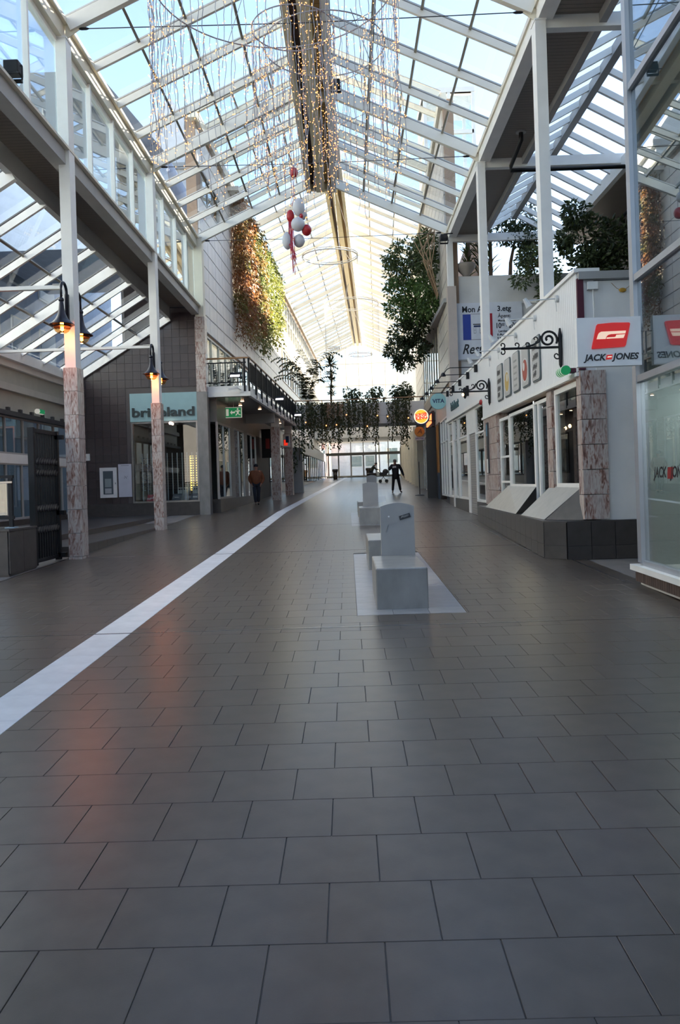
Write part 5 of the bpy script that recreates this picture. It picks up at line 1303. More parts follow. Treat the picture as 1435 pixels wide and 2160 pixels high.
# ================================================================== PLANTS
def leafmat(name, c1, c2, trans=0.25):
    m, nt, out = nodes_of(name); N = nt.nodes; L = nt.links
    p = N.new('ShaderNodeBsdfPrincipled'); p.inputs['Roughness'].default_value = 0.45
    ge = N.new('ShaderNodeNewGeometry'); mx = N.new('ShaderNodeMix'); mx.data_type = 'RGBA'
    mx.inputs[6].default_value = (*c1, 1); mx.inputs[7].default_value = (*c2, 1); L.new(ge.outputs['Random Per Island'], mx.inputs[0])
    L.new(mx.outputs[2], p.inputs['Base Color'])
    tr = N.new('ShaderNodeBsdfTranslucent'); L.new(mx.outputs[2], tr.inputs[0])
    ms = N.new('ShaderNodeMixShader'); ms.inputs[0].default_value = trans; L.new(p.outputs[0], ms.inputs[1]); L.new(tr.outputs[0], ms.inputs[2]); L.new(ms.outputs[0], out.inputs[0])
    return m
def leaf(mb, p, d, n, ln, w):
    """pointed leaf folded along its midrib"""
    s = d.cross(n)
    if s.length < 1e-4: s = Vector((1,0,0))
    s.normalize(); n = s.cross(d); i = len(mb.v)
    mid = p+d*ln*.45
    mb.v += [tuple(p), tuple(mid+s*w*.5+n*w*.15), tuple(p+d*ln), tuple(mid-s*w*.5+n*w*.15)]
    mb.f += [(i,i+1,i+2), (i,i+2,i+3)]
def rv(rng):
    while True:
        v = Vector((rng.uniform(-1,1), rng.uniform(-1,1), rng.uniform(-1,1)))
        if 0.05 < v.length < 1: return v.normalized()
def clump(mb, c, r, n, ln, rng, droop=.3, shell=.55):
    c = Vector(c)
    for _ in range(n):
        u = rv(rng); k = shell+(1-shell)*rng.random()**.6
        p = c+Vector((u.x*r[0], u.y*r[1], u.z*r[2]))*k
        d = (u+rv(rng)*.7+Vector((0,0,-droop))).normalized(); l_ = ln*rng.uniform(.6,1.3)
        leaf(mb, p, d, rv(rng), l_, l_*.45)
def strands(mb, pts, ln, rng, step=.09, jit=.10, out=(1,0,0)):
    out = Vector(out)
    for (p, h) in pts:
        p = Vector(p); z = 0
        while z < h:
            q = p+Vector((rng.uniform(-jit,jit), rng.uniform(-jit,jit), -z))+out*abs(rng.gauss(0,jit*.8))
            d = (Vector((0,0,-1))+rv(rng)*.9+out*.4).normalized(); l_ = ln*rng.uniform(.6,1.35)
            leaf(mb, q, d, (out+rv(rng)*.5).normalized(), l_, l_*.6); z += step*rng.uniform(.5,1.3)
def ivymat(name, a1, a2, b1, b2, bias):
    m = leafmat(name, a1, a2, .35); nt = m.node_tree; N = nt.nodes; L = nt.links
    mx = [n for n in N if n.bl_idname == 'ShaderNodeMix'][0]; ge = [n for n in N if n.bl_idname == 'ShaderNodeNewGeometry'][0]
    m2 = N.new('ShaderNodeMix'); m2.data_type = 'RGBA'; m2.inputs[6].default_value = (*b1, 1); m2.inputs[7].default_value = (*b2, 1); L.new(ge.outputs['Random Per Island'], m2.inputs[0])
    tc = N.new('ShaderNodeTexCoord'); nz = N.new('ShaderNodeTexNoise'); nz.inputs['Scale'].default_value = .9; L.new(tc.outputs['Object'], nz.inputs['Vector'])
    r = N.new('ShaderNodeMapRange'); r.inputs['From Min'].default_value = bias-.09; r.inputs['From Max'].default_value = bias+.09; L.new(nz.outputs[0], r.inputs['Value'])
    m3 = N.new('ShaderNodeMix'); m3.data_type = 'RGBA'; L.new(r.outputs[0], m3.inputs[0]); L.new(mx.outputs[2], m3.inputs[6]); L.new(m2.outputs[2], m3.inputs[7])
    for n in N:
        if n.bl_idname == 'ShaderNodeBsdfPrincipled': L.new(m3.outputs[2], n.inputs['Base Color'])
        if n.bl_idname == 'ShaderNodeBsdfTranslucent': L.new(m3.outputs[2], n.inputs[0])
    return m
ivy_rust = ivymat('ivy_rust', (0.24,0.085,0.035), (0.34,0.17,0.07), (0.15,0.16,0.04), (0.24,0.20,0.06), .56); ivy_mix = ivymat('ivy_mixed', (0.24,0.11,0.045), (0.32,0.18,0.07), (0.10,0.15,0.035), (0.20,0.22,0.06), .49); ivy_green = ivymat('ivy_bright', (0.14,0.17,0.03), (0.28,0.27,0.06), (0.09,0.13,0.03), (0.22,0.24,0.05), .5)
dark_leaf = leafmat('dark_leaf', (0.022,0.036,0.012), (0.060,0.085,0.026)); mid_leaf = leafmat('mid_leaf', (0.045,0.070,0.020), (0.12,0.15,0.045)); bright_leaf = leafmat('fresh_leaf', (0.065,0.13,0.025), (0.13,0.21,0.05)); hang_leaf = leafmat('hanging_leaf', (0.045,0.065,0.020), (0.13,0.12,0.048)); dry_m = leafmat('dry_tan', (0.40,0.23,0.13), (0.52,0.34,0.22)); palm_m = leafmat('palm_leaf', (0.030,0.050,0.012), (0.09,0.10,0.03), .12); bark = paint('bark', (0.13,0.085,0.05), .8, var=.25, scale=9)  # leaf greens stepped from dark through mid to a brighter one
# ivy on the sunlit left facade
def wall_ivy(y0, y1, zt, zb0, zb1, mat, label, seed, dens=9):
    rng = random.Random(seed); t = thing('hanging_ivy', label, 'ivy', (-5.0, (y0+y1)/2, zt), 'ivy curtains on the left facade', FAR)
    mb_ = MB(); n = int((y1-y0)*dens)
    pts = []
    for i in range(n):
        y = rng.uniform(y0, y1); k = (y-y0)/(y1-y0)
        h = (zt-(zb0+(zb1-zb0)*k))*rng.uniform(.55,1.05)
        pts.append(((-5.03+rng.uniform(0,.45), y, zt-rng.uniform(0,.3)), h))
    strands(mb_, pts, .17, rng, .10, .13); mb_.build('leaves', mat, t, FAR)
    st = MB()
    for k in range(6): y = y0+(y1-y0)*(k+.5)/6; st.tube([(-5.02,y,zt),(-4.95,y+.1,zt-1.5),(-5.0,y-.1,zt-3)], .02, 4)
    st.build('stems', bark, t, FAR)
wall_ivy(34.6, 38.6, 14.4, 7.9, 8.7, ivy_rust, 'rust-red ivy curtain nearest on the left facade', 1, 34)
wall_ivy(38.4, 42.6, 14.5, 9.0, 8.4, ivy_mix, 'mixed brown and green ivy curtain in the middle of the left facade', 2, 34)
wall_ivy(42.4, 49.5, 14.5, 8.8, 10.4, ivy_green, 'bright yellow-green ivy curtain farthest along the left facade', 3, 28)
B(-5.08, -4.6, 34.5, 49.6, 14.42, 14.6).build('ivy_planter', panel_m, fl_, FAR)
# bridge plants
def faty(x, y, Y):
    """point of the far frame at depth Y seen at a photo pixel: only used to read off sizes"""
    d = _F + _R*((x-717.5)/CF) - _U*((y-1018.5)/CF); Mi = FAR.inverted(); a = Mi @ Vector((0,0,1.6)); b = Mi @ (Vector((0,0,1.6))+d*100)
    k = (Y-a.y)/(b.y-a.y); return a+(b-a)*k
hang = [(618,640,995,'dark trailing plant at the left end of the bridge',dark_leaf,12),(642,716,952,'broad dark trailing plant over the left part of the bridge parapet',hang_leaf,24),(718,750,932,'narrow trailing plant near the middle of the bridge parapet',hang_leaf,22),(754,796,938,'trailing plant in the middle of the bridge with the longest tips',hang_leaf,22),(815,842,928,'trailing plant right of the bridge middle',hang_leaf,22),(846,868,945,'trailing plant nearest the right end of the bridge',hang_leaf,22)]
for i, (x0, x1, yb_, lb, mt, dn_) in enumerate(hang):
    rng = random.Random(20+i); a = faty(x0, 850, 44.05).x; b = faty(x1, 850, 44.05).x; zb = faty((x0+x1)/2, yb_, 44.05).z
    t = thing('trailing_plant', lb, 'plant', ((a+b)/2, 44.0, 6.0), 'trailing plants on the bridge', FAR); m_ = MB(); pts = []
    for k in range(int(max(9, (b-a)*dn_*1.15))):
        x = rng.uniform(a, b); pts.append(((x, 44.0-rng.uniform(0,.25), 6.05), (6.05-zb)*rng.uniform(.45,1.02)))
    strands(m_, pts, .13, rng, .075, .07, (0,-1,0)); m_.build('leaves', mt, t, FAR); clump(MB(), (0,0,0), (1,1,1), 1, .1, rng)
    MB().tube([((a+b)/2,44.05,6.0),((a+b)/2,43.95,5.6),((a+b)/2,43.95,zb+.6)], .02, 4).build('stem', bark, t, FAR)
t = thing('dried_plant', 'tan dried flower cluster hanging over the bridge parapet', 'plant', (-1.1, 44, 5.5), None, FAR); rng = random.Random(40); m_ = MB()
strands(m_, [((faty(rng.uniform(690,722),850,44).x, 43.55, 6.0), rng.uniform(.4,1.0)) for k in range(24)], .08, rng, .075, .06, (0,-1,0)); m_.build('flowers', dry_m, t, FAR)['kind'] = 'stuff'
MB().tube([(-1.2,44,6.0),(-1.2,43.8,5.8)], .02, 4).build('stem', bark, t, FAR)
# shrubs on the bridge
for i, (px_, py_, w, h, lb) in enumerate(((745,838,.55,.55,'leafy shrub in the middle of the bridge deck'),(792,832,.5,.6,'taller thin shrub right of the middle of the bridge'),(835,835,.55,.55,'dark shrub on the right part of the bridge'),(860,828,.55,.75,'bushiest dark shrub at the right end of the bridge'))):
    rng = random.Random(50+i); c = faty(px_, py_, 45.2); t = thing('bridge_shrub', lb, 'shrub', (c.x, 45.2, 5.1), 'shrubs on the bridge', FAR); m_ = MB()
    for k in range(5): clump(m_, (c.x+rng.uniform(-w,w)*.7, 45.2+rng.uniform(-.3,.3), 6.15+rng.uniform(0,h)), (w*.55,.4,h*.5), 110, .17, rng, .6)
    m_.build('leaves', dark_leaf, t, FAR); MB().tube([(c.x,45.2,5.5),(c.x,45.2,6.6)], .02, 5).build('stem', bark, t, FAR); MB().lathe([(.16,5.1),(.24,5.55),(.22,5.55)], (c.x,45.2,0), 12).build('pot', paint('clay', (.2,.1,.06), .8) if 'clay' not in MT else MT['clay'], t, FAR)
# palm
rng = random.Random(60); t = thing('potted_palm', 'arching palm in a pot at the left end of the bridge', 'palm', (-2.75, 45, 5.1), None, FAR)
MB().lathe([(.25,5.1),(.36,5.75),(.33,5.75)], (-2.75,45,0), 14).build('pot', MT['clay'], t, FAR); MB().tube([(-2.75,45,5.7),(-2.75,45,6.3)], [.12,.08], 8).build('trunk', bark, t, FAR)
m_ = MB()
for k in range(32):
    a = rng.uniform(0, 2*math.pi); rch = rng.uniform(.8,2.0); hgt = rng.uniform(1.3,2.9); prev = None; N_ = 16
    for j in range(N_+1):
        u = j/N_; p = Vector((-2.75+math.cos(a)*rch*u**1.3, 45+math.sin(a)*rch*u**1.3*.7, 6.2+hgt*math.sin(u*math.pi*.62)))
        if prev is not None:
            d = (p-prev).normalized(); sd_ = d.cross(Vector((0,0,1))).normalized() if abs(d.z) < .99 else Vector((1,0,0))
            for s in (-1,1): leaf(m_, p, (d*.5+sd_*s+Vector((0,0,-.45))).normalized(), Vector((0,0,1)), .48*(1-.6*u)+.08, .13)
        prev = p
m_.build('fronds', palm_m, t, FAR)
t = thing('dracaena', 'spiky tree-like dracaena beside the palm on the bridge', 'plant', (-1.4, 45, 5.1), None, FAR); rng = random.Random(61); m_ = MB()
MB().tube([(-1.42,45,5.1),(-1.45,45,6.8),(-1.38,45,7.5),(-1.42,45,8.3)], [.07,.06,.05,.035], 6).build('trunk', bark, t, FAR); MB().lathe([(.2,5.1),(.28,5.6),(.26,5.6)], (-1.42,45,0), 12).build('pot', MT['clay'], t, FAR)
for z, r in ((8.35,.62),(8.2,.5),(7.75,.42),(7.35,.5),(6.95,.42),(6.6,.4)):
    for k in range(44): u = rv(rng); u.z = u.z*.5+.25; u.normalize(); leaf(m_, Vector((-1.42,45,z)), u, Vector((0,0,1)), r*rng.uniform(.8,1.25), .08)
m_.build('leaves', palm_m, t, FAR)
# big ficus trees leaning out from the right upper floor
def ficus(label, trunk, clumps, mat, seed, M=FAR, ln=.16, dens=420, name='ficus_tree'):
    rng = random.Random(seed); t = thing(name, label, 'tree', trunk[0], 'indoor trees', M); m_ = MB()
    MB().tube(trunk, [.09-.05*i/(len(trunk)-1) for i in range(len(trunk))], 7).build('trunk', bark, t, M, smooth=True)
    b = MB()
    for (c, r) in clumps:
        mid = Vector(trunk[-1]); b.tube([mid, (mid+Vector(c))*.5+Vector((0,0,.1)), c], [.04,.03,.012], 5)
        n = int(dens*(r[0]*r[1]*r[2])**.6*2.2); clump(m_, c, r, n, ln, rng, .35, .35)
        for k in range(5):
            u = rv(rng); c2 = Vector(c)+Vector((u.x*r[0], u.y*r[1], u.z*r[2]))*.85; clump(m_, c2, (r[0]*.35,r[1]*.35,r[2]*.35), n//7, ln, rng, .45, .1)
    b.build('branches', bark, t, M); m_.build('leaves', mat, t, M)
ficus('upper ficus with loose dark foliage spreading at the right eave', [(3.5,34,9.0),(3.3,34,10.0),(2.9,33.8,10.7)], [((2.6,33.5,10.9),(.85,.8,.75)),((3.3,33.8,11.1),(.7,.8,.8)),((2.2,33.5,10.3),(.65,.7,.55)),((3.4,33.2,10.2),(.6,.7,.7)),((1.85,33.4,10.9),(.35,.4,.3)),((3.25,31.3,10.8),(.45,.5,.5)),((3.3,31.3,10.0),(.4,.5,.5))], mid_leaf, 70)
ficus('fresh green ficus in the middle of the mass of foliage on the right', [(3.6,34.5,8.6),(3.2,34.2,9.0),(2.8,33.8,9.2)], [((2.3,33.3,9.5),(.75,.7,.55)),((2.9,33.4,9.3),(.75,.8,.65)),((2.1,33.2,8.7),(.6,.6,.45)),((2.9,33.2,8.5),(.7,.7,.55)),((3.2,31.8,9.2),(.45,.5,.5)),((3.3,32,8.6),(.4,.5,.45))], bright_leaf, 71)
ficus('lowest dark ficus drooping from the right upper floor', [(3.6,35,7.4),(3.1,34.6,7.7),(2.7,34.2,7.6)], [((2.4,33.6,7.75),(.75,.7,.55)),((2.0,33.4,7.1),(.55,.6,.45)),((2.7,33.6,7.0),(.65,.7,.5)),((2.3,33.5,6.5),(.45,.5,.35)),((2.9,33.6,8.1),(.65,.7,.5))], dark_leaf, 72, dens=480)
rng = random.Random(75); t = thing('bare_vine', 'tangle of bare tan stems at the right eave beside the ficus', 'vine', (3.4, 31, 8.6), None, FAR); m_ = MB()
for k in range(9): m_.tube([(3.55,30.5+.3*k*.3,8.6),(3.3+rng.uniform(-.3,.2),30.5,9.6+rng.uniform(-.2,.3)),(3.1+rng.uniform(-.5,.4),30.6,10.6+rng.uniform(-.4,.4)),(3.5,30.8,11.3+rng.uniform(-.4,.3))], .02, 4)
m_.build('stems', paint('tan_stem', (.30,.20,.11), .8), t, FAR)
# roof terrace trees
ficus('slender dark tree standing on the terrace above the restaurant board', [(6.1,29.3,8.05),(6.15,29.2,9.4),(6.3,29.0,10.2)], [((6.3,28.8,10.9),(.65,.6,.6)),((5.9,28.8,10.4),(.5,.5,.4)),((6.8,28.8,10.4),(.6,.6,.5)),((6.9,28.6,9.6),(.6,.5,.5)),((6.4,28.4,10.1),(.6,.5,.35))], dark_leaf, 80, I4, .15)
ficus('bushy tree spilling over the terrace wall beside the restaurant board', [(7.2,28.8,8.05),(7.1,28.4,8.9),(6.9,28.1,9.0)], [((7.0,28.0,8.9),(.65,.5,.55)),((7.2,27.7,8.1),(.5,.45,.6)),((6.2,27.75,8.45),(.36,.3,.36)),((7.1,27.6,7.4),(.4,.35,.4)),((6.6,28.0,9.2),(.5,.45,.45))], mid_leaf, 81, I4, .15)
ficus('large dark tree on the white shop roof between the two near right columns', [(7.5,24,4.66),(7.5,24,6.6),(7.4,24,8.2)], [((7.2,23.6,8.5),(.75,.8,.75)),((7.9,23.6,8.4),(.7,.8,.7)),((7.4,23.4,7.5),(.8,.8,.7)),((8.1,23.6,7.3),(.7,.8,.7)),((7.0,23.3,6.8),(.65,.7,.6)),((7.6,23.4,6.4),(.8,.8,.7)),((8.2,23.6,6.3),(.7,.8,.6)),((6.9,23.4,9.2),(.4,.5,.4))], dark_leaf, 82, I4, .17, 520)
for i, (xx, h, lb) in enumerate(((4.6,1.6,'leafy terrace plant above the stone urn'),(5.4,1.7,'spiky terrace plant left of the slender tree'),(5.0,1.2,'low terrace plant between the urn and the spiky plant'),(6.75,1.0,'terrace plant right of the slender tree'))):
    rng = random.Random(90+i); t = thing('terrace_plant', lb, 'plant', (xx, 29.2, 8.05), 'spiky terrace plants'); m_ = MB()
    for k in range(60): u = rv(rng); u.z = abs(u.z)*.9+.2; u.normalize(); leaf(m_, Vector((xx,29.2,8.9+rng.uniform(0,h))), u, Vector((0,0,1)), rng.uniform(.35,.7), .08)
    m_.build('leaves', palm_m if i else mid_leaf, t); MB().tube([(xx,29.2,8.05),(xx+.05,29.2,8.9+h)], [.10,.05], 6).build('trunk', bark, t)
t = thing('stone_urn', 'round stone urn on the terrace wall', 'urn', (4.4, 28.42, 8.74)); MB().lathe([(.16,8.74),(.12,8.8),(.3,9.0),(.36,9.15),(.32,9.2),(.28,9.15)], (4.4,28.42,0), 16).build('bowl', paint('urn_stone', (.30,.26,.22), .8), t, smooth=True)
t = thing('terrace_railing', 'thin metal railing at the back of the roof terrace', 'railing', (6.2, 33, 8.05)); 
for z in (8.5, 8.9, 9.3): MB().tube([(3.9,33,z),(8.8,33,z)], .02, 5).build('rail', grey_steel, t)
for k in range(6): MB().tube([(4+k*.95,33,8.05),(4+k*.95,33,9.3)], .02, 5).build('post', grey_steel, t)

# ================================================================== HANGING LIGHT RINGS
wire_m = paint('wire_grey', (.32,.32,.34), .5); tiny = glow('fairy_glow', (1.0,.36,.11), 2.8)
def strand_mesh(rng, h, n):
    w = MB(); b = MB(); z = 0; pts = []; x = y = 0
    m = int(h/.13)
    for k in range(m+1):
        pts.append((x, y, -h*k/m)); x += rng.uniform(-.022,.022)-x*.1; y += rng.uniform(-.022,.022)-y*.1
    w.tube(pts, .006, 3, False)
    for k in range(n):
        p = Vector(pts[rng.randrange(len(pts))])+Vector((rng.uniform(-.035,.035), rng.uniform(-.035,.035), rng.uniform(-.06,.06))); r = .0085
        i = len(b.v); b.v += [(p.x+r,p.y,p.z),(p.x-r,p.y,p.z),(p.x,p.y+r,p.z),(p.x,p.y-r,p.z),(p.x,p.y,p.z+r*1.4),(p.x,p.y,p.z-r*1.4)]
        b.f += [(i,i+2,i+4),(i+2,i+1,i+4),(i+1,i+3,i+4),(i+3,i,i+4),(i+2,i,i+5),(i+1,i+2,i+5),(i+3,i+1,i+5),(i,i+3,i+5)]
    return w.mesh('strand', wire_m, centre=False)[0], b.mesh('bulbs', tiny, centre=False)[0]
t = thing('light_chandelier', 'huge ring chandelier of hanging fairy-light strands in the near roof', 'chandelier', (-1.0, 13.2, 9.9))
def ringm(c, r, tube, n=48, m=6):
    b = MB()
    for i in range(n):
        a = 2*math.pi*i/n
        for j in range(m):
            q = 2*math.pi*j/m; rr = r+tube*math.cos(q); b.v.append((c[0]+rr*math.cos(a), c[1]+rr*math.sin(a), c[2]+tube*math.sin(q)))
    for i in range(n):
        for j in range(m): b.f.append((i*m+j, ((i+1)%n)*m+j, ((i+1)%n)*m+(j+1)%m, i*m+(j+1)%m))
    return b
rng = random.Random(100); var = [strand_mesh(rng, h, n) for h, n in ((2.8,26),(3.0,28),(2.6,24),(3.1,30),(2.9,26),(2.5,24))]
for (c, r, n, z) in (((-0.98,13.2),2.02,84,9.9),((-0.75,14.6),.75,40,9.9),((-0.2,15.2),1.15,26,9.9)):
    ringm((c[0],c[1],z), r, .012).build('ring', wire_m, t)
    for k in range(n):
        a = 2*math.pi*(k+rng.random()*.6)/n; w_, b_ = var[rng.randrange(6)]
        Mx = Matrix.Translation((c[0]+r*math.cos(a), c[1]+r*math.sin(a), z)) @ Matrix.Rotation(rng.uniform(0,6.28),4,'Z') @ Matrix.Diagonal((1,1,rng.uniform(.85,1.08),1))
        s = place('strand', w_, t, Mx); bb = place('bulbs', b_, s, Mx); bb['kind'] = 'stuff'
for k in range(6):
    a = 2*math.pi*k/6; MB().tube([(-.98+2*math.cos(a),13.2+2*math.sin(a),9.9),(-.7,13.2,11.9)], .006, 4).build('hanger', wire_m, t)
fr_m = paint('ring_white', (.75,.73,.68), .4)
def far_ring(c, r, z, fr, n, label, mat=fr_m, drop=0):
    t = thing('hanging_ring', label, 'chandelier', (c[0], c[1], z), 'hanging rings in the far roof', FAR)
    b = ringm((c[0],c[1],z), r, .03, 40); b.build('ring', mat, t, FAR); ringm((c[0],c[1],z+.10), r, .02, 40).build('ring', mat, t, FAR)
    f_ = MB()
    for k in range(n):
        a = 2*math.pi*k/n; f_.tube([(c[0]+r*math.cos(a),c[1]+r*math.sin(a),z),(c[0]+r*math.cos(a),c[1]+r*math.sin(a),z-fr)], .006, 3, False)
    f_.build('fringe', mat, t, FAR)['kind'] = 'stuff'
    for k in range(4): a = 2*math.pi*k/4+.4; MB().tube([(c[0]+r*math.cos(a),c[1]+r*math.sin(a),z),(-.71,c[1],16.52)], .006, 4).build('hanger', wire_m, t, FAR)
far_ring((-1.0,40), 1.38, 12.9, .35, 70, 'nearest white ring with a short fringe under the far roof')
far_ring((-.3,51), 1.72, 12.9, 3.4, 80, 'white ring with long hanging threads under the far roof')
far_ring((-2.0,60), .5, 11.65, .15, 20, 'small dark ring above the dracaena', grey_steel); far_ring((-.1,68), 1.0, 12.4, .3, 40, 'faint thin ring before the bright end glazing', grey_steel)
# ================================================================== BALLOON DECORATION
t = thing('balloon_cluster', 'hanging cluster of white and red balloons with long red ribbons', 'balloons', (-1.21, 21.6, 7.0))
bw_ = paint('balloon_white', (.62,.60,.60), .35); brd = paint('balloon_red', (.45,.015,.02), .3); rib = paint('ribbon_red', (.42,.01,.04), .4)
def bz(zx, zy, dy=0): return (-1.21+(zx-440)/582, 21.6+dy, 10.02-(zy-245)/582)
def balloon(zx, zy, r, s, mat, dy=0): MB().sph(bz(zx,zy,dy), r/582, 14, 10, s).build('balloon', mat, t, smooth=True)
balloon(440,255,68,(1,1,1.2),brd); balloon(365,925,62,(1,1,1.6),brd,.05); balloon(500,800,95,(1,1,1.5),bw_); balloon(560,900,70,(1,1,1.2),bw_,.1); balloon(482,1085,110,(1,1,1),bw_,-.08); balloon(615,1165,78,(1,1,1.15),brd); balloon(305,1320,105,(.75,1,1.3),bw_); balloon(490,1320,90,(1,1,1.15),bw_,.05); balloon(540,950,30,(1,1,1.3),brd,-.05); balloon(450,690,45,(.8,1,1.4),bw_)
MB().tube([bz(440,120),bz(440,190),bz(420,330),bz(435,600),bz(395,780)], .008, 5).build('cord', rib, t)
rng = random.Random(120)
for k in range(12):
    x = rng.uniform(335,405); e = rng.uniform(1550,1950); MB().bar(bz(x,1040,-.1), bz(x+rng.uniform(-20,30),1400,-.12), .02, .006, (0,1,0)).bar(bz(x+rng.uniform(-20,30),1400,-.12), bz(410+rng.uniform(-60,60),e,-.1), .018, .006, (0,1,0)).build('ribbon', rib, t)

t = thing('fairy_light_string', 'string of small warm bulbs trailing among the bridge plants', 'string lights', (0, 43.8, 5.0), None, FAR); rng = random.Random(140)
pts = [(-2.8+.56*k, 43.7, 5.0+.35*math.sin(k*1.9)) for k in range(12)]
MB().tube(pts, .006, 4).build('wire', wire_m, t, FAR)
for k in range(12):
    if k % 4 != 1: MB().sph((pts[k][0],43.66,pts[k][2]-.04), .035, 8, 6).build('bulb', tiny, t, FAR)
# ================================================================== PEOPLE
def skin(name, V, E, R, mat, parent, M, sub=2):
    me = bpy.data.meshes.new(name); me.from_pydata(V, E, []); o = bpy.data.objects.new(name, me); COL.objects.link(o)
    md = o.modifiers.new('s', 'SKIN'); md.use_smooth_shade = True
    for i, s in enumerate(me.skin_vertices[0].data):
        r = R[i]; s.radius = (r, r) if not isinstance(r, tuple) else r; s.use_root = (i == 0)
    sb = o.modifiers.new('u', 'SUBSURF'); sb.levels = sub
    dg = bpy.context.evaluated_depsgraph_get(); m2 = bpy.data.meshes.new_from_object(o.evaluated_get(dg)); bpy.data.objects.remove(o)
    m2.materials.clear(); m2.materials.append(mat); m2.polygons.foreach_set('use_smooth', [True]*len(m2.polygons))
    return place(name, m2, parent, M)
skin_m = paint('skin', (.36,.19,.13), .5); dark_cloth = paint('black_cloth', (.012,.012,.014), .75, var=.2); jean = paint('dark_denim', (.018,.022,.035), .8, var=.2); brown_j = paint('brown_jacket', (.17,.052,.018), .7, var=.15, scale=12); green_j = paint('olive_jacket', (.028,.028,.018), .8); shoe_m = paint('shoe', (.010,.010,.010), .4); hair_d = paint('dark_cap', (.012,.012,.018), .8); hair_g = paint('grey_hair', (.18,.17,.16), .8)
def hand(V, E, R, wrist, d, side):
    """palm with four unequal fingers and a thumb leaving the side of the palm"""
    w = Vector(V[wrist]); d = Vector(d).normalized(); s = Vector(side).normalized(); n = d.cross(s)
    i = len(V); V.append(tuple(w+d*.05)); E.append((wrist,i)); R.append((.035,.02))
    for k, l in enumerate((.065,.075,.07,.055)):
        b = w+d*.085+s*(-.028+.019*k); j = len(V); V.append(tuple(b)); E.append((i,j)); R.append(.010); V.append(tuple(b+d*l*.5+n*.008)); E.append((j,j+1)); R.append(.009); V.append(tuple(b+d*l*.9+n*.025)); E.append((j+1,j+2)); R.append(.008)
    j = len(V); V.append(tuple(w+d*.045-s*.042)); E.append((i,j)); R.append(.011); V.append(tuple(w+d*.085-s*.058+n*.012)); E.append((j,j+1)); R.append(.009)
def person(label, loc, rz, J, jm, tm, hm, M=I4, cap=True, hem=-.06, coat=1.0, hat=True):
    """J: joint positions in metres, x right, -y forward, z up"""
    t = thing('person', label, 'person', loc, 'people in the arcade', M, rz); W = WM[t.name]
    V = [J['pel'], J['chest'], J['neck'], J['head0'], J['head1']]; E = [(0,1),(1,2),(2,3),(3,4)]; R = [(.13,.10),(.15,.11),(.055,.055),(.075,.085),(.07,.08)]
    for s in ('l', 'r'):
        i = len(V); V += [J['hip'+s], J['kn'+s], J['an'+s], J['toe'+s]]; E += [(0,i),(i,i+1),(i+1,i+2),(i+2,i+3)]; R += [.085,.055,.04,.032]
        i = len(V); V += [J['sh'+s], J['el'+s], J['wr'+s]]; E += [(1,i),(i,i+1),(i+1,i+2)]; R += [.06,.042,.028]
        hand(V, E, R, i+2, Vector(J['wr'+s])-Vector(J['el'+s]), J.get('hs'+s, (1,0,0)))
    body = skin('body', [tuple(v) for v in V], E, R, skin_m, t, W, 1)
    h = Vector(J['head1']); f = Vector(J.get('face', (0,-1,0))); sd_ = f.cross(Vector((0,0,1))).normalized()
    hc = (Vector(J['head0'])+h)/2
    def at(a, b, c): return tuple(hc+sd_*a+f*b+Vector((0,0,c)))
    MB().tube([at(0,.085,.015),at(0,.112,-.02),at(0,.09,-.03)], [.008,.014,.008], 6).build('nose', skin_m, body, W, smooth=True)
    for s in (-1,1):
        MB().sph(at(.032*s,.082,.02), .011, 8, 6).build('eye', dark_cloth, body, W); MB().sph(at(.083*s,.0,0), .022, 8, 6, (.5,.8,1.3)).build('ear', skin_m, body, W, smooth=True)
    MB().bar(at(-.025,.088,-.055), at(.025,.088,-.055), .008, .008).build('mouth', paint('lip', (.25,.10,.08), .5) if 'lip' not in MT else MT['lip'], body, W)
    MB().sph(tuple(h+Vector((0,0,.0))-f*.012), .092, 14, 10, (1,1.12,.85) if abs(f.y) > .5 else (1.12,1,.85)).build('cap' if hat else 'hair', hm, t, W, smooth=True)
    # jacket
    V = [tuple(Vector(J['pel'])+Vector((0,0,hem))), tuple((Vector(J['pel'])+Vector(J['chest']))/2), J['chest'], tuple(Vector(J['neck'])+Vector((0,0,-.02)))]; E = [(0,1),(1,2),(2,3)]; R = [(.20*coat,.15*coat),(.20*coat,.155*coat),(.19*coat,.14*coat),(.085,.085)]
    for s in ('l', 'r'):
        i = len(V); V += [J['sh'+s], J['el'+s], J['wr'+s]]; E += [(2,i),(i,i+1),(i+1,i+2)]; R += [.076*coat,.062*coat,.05]
    skin('jacket', [tuple(v) for v in V], E, R, jm, t, W, 2)
    V = [tuple(Vector(J['pel'])+Vector((0,0,.02)))]; E = []; R = [(.15,.12)]
    for s in ('l', 'r'):
        i = len(V); V += [J['hip'+s], J['kn'+s], tuple(Vector(J['an'+s])+Vector((0,0,.03)))]; E += [(0,i),(i,i+1),(i+1,i+2)]; R += [.105,.078,.066]
    skin('trousers', [tuple(v) for v in V], E, R, tm, t, W, 2)
    for s in ('l', 'r'):
        a = Vector(J['an'+s]); b = Vector(J['toe'+s]); skin('shoe', [tuple(a+Vector((0,0,-.01))), tuple(a*.35+b*.65), tuple(b)], [(0,1),(1,2)], [.05,.045,.038], shoe_m, t, W, 1)
    return t
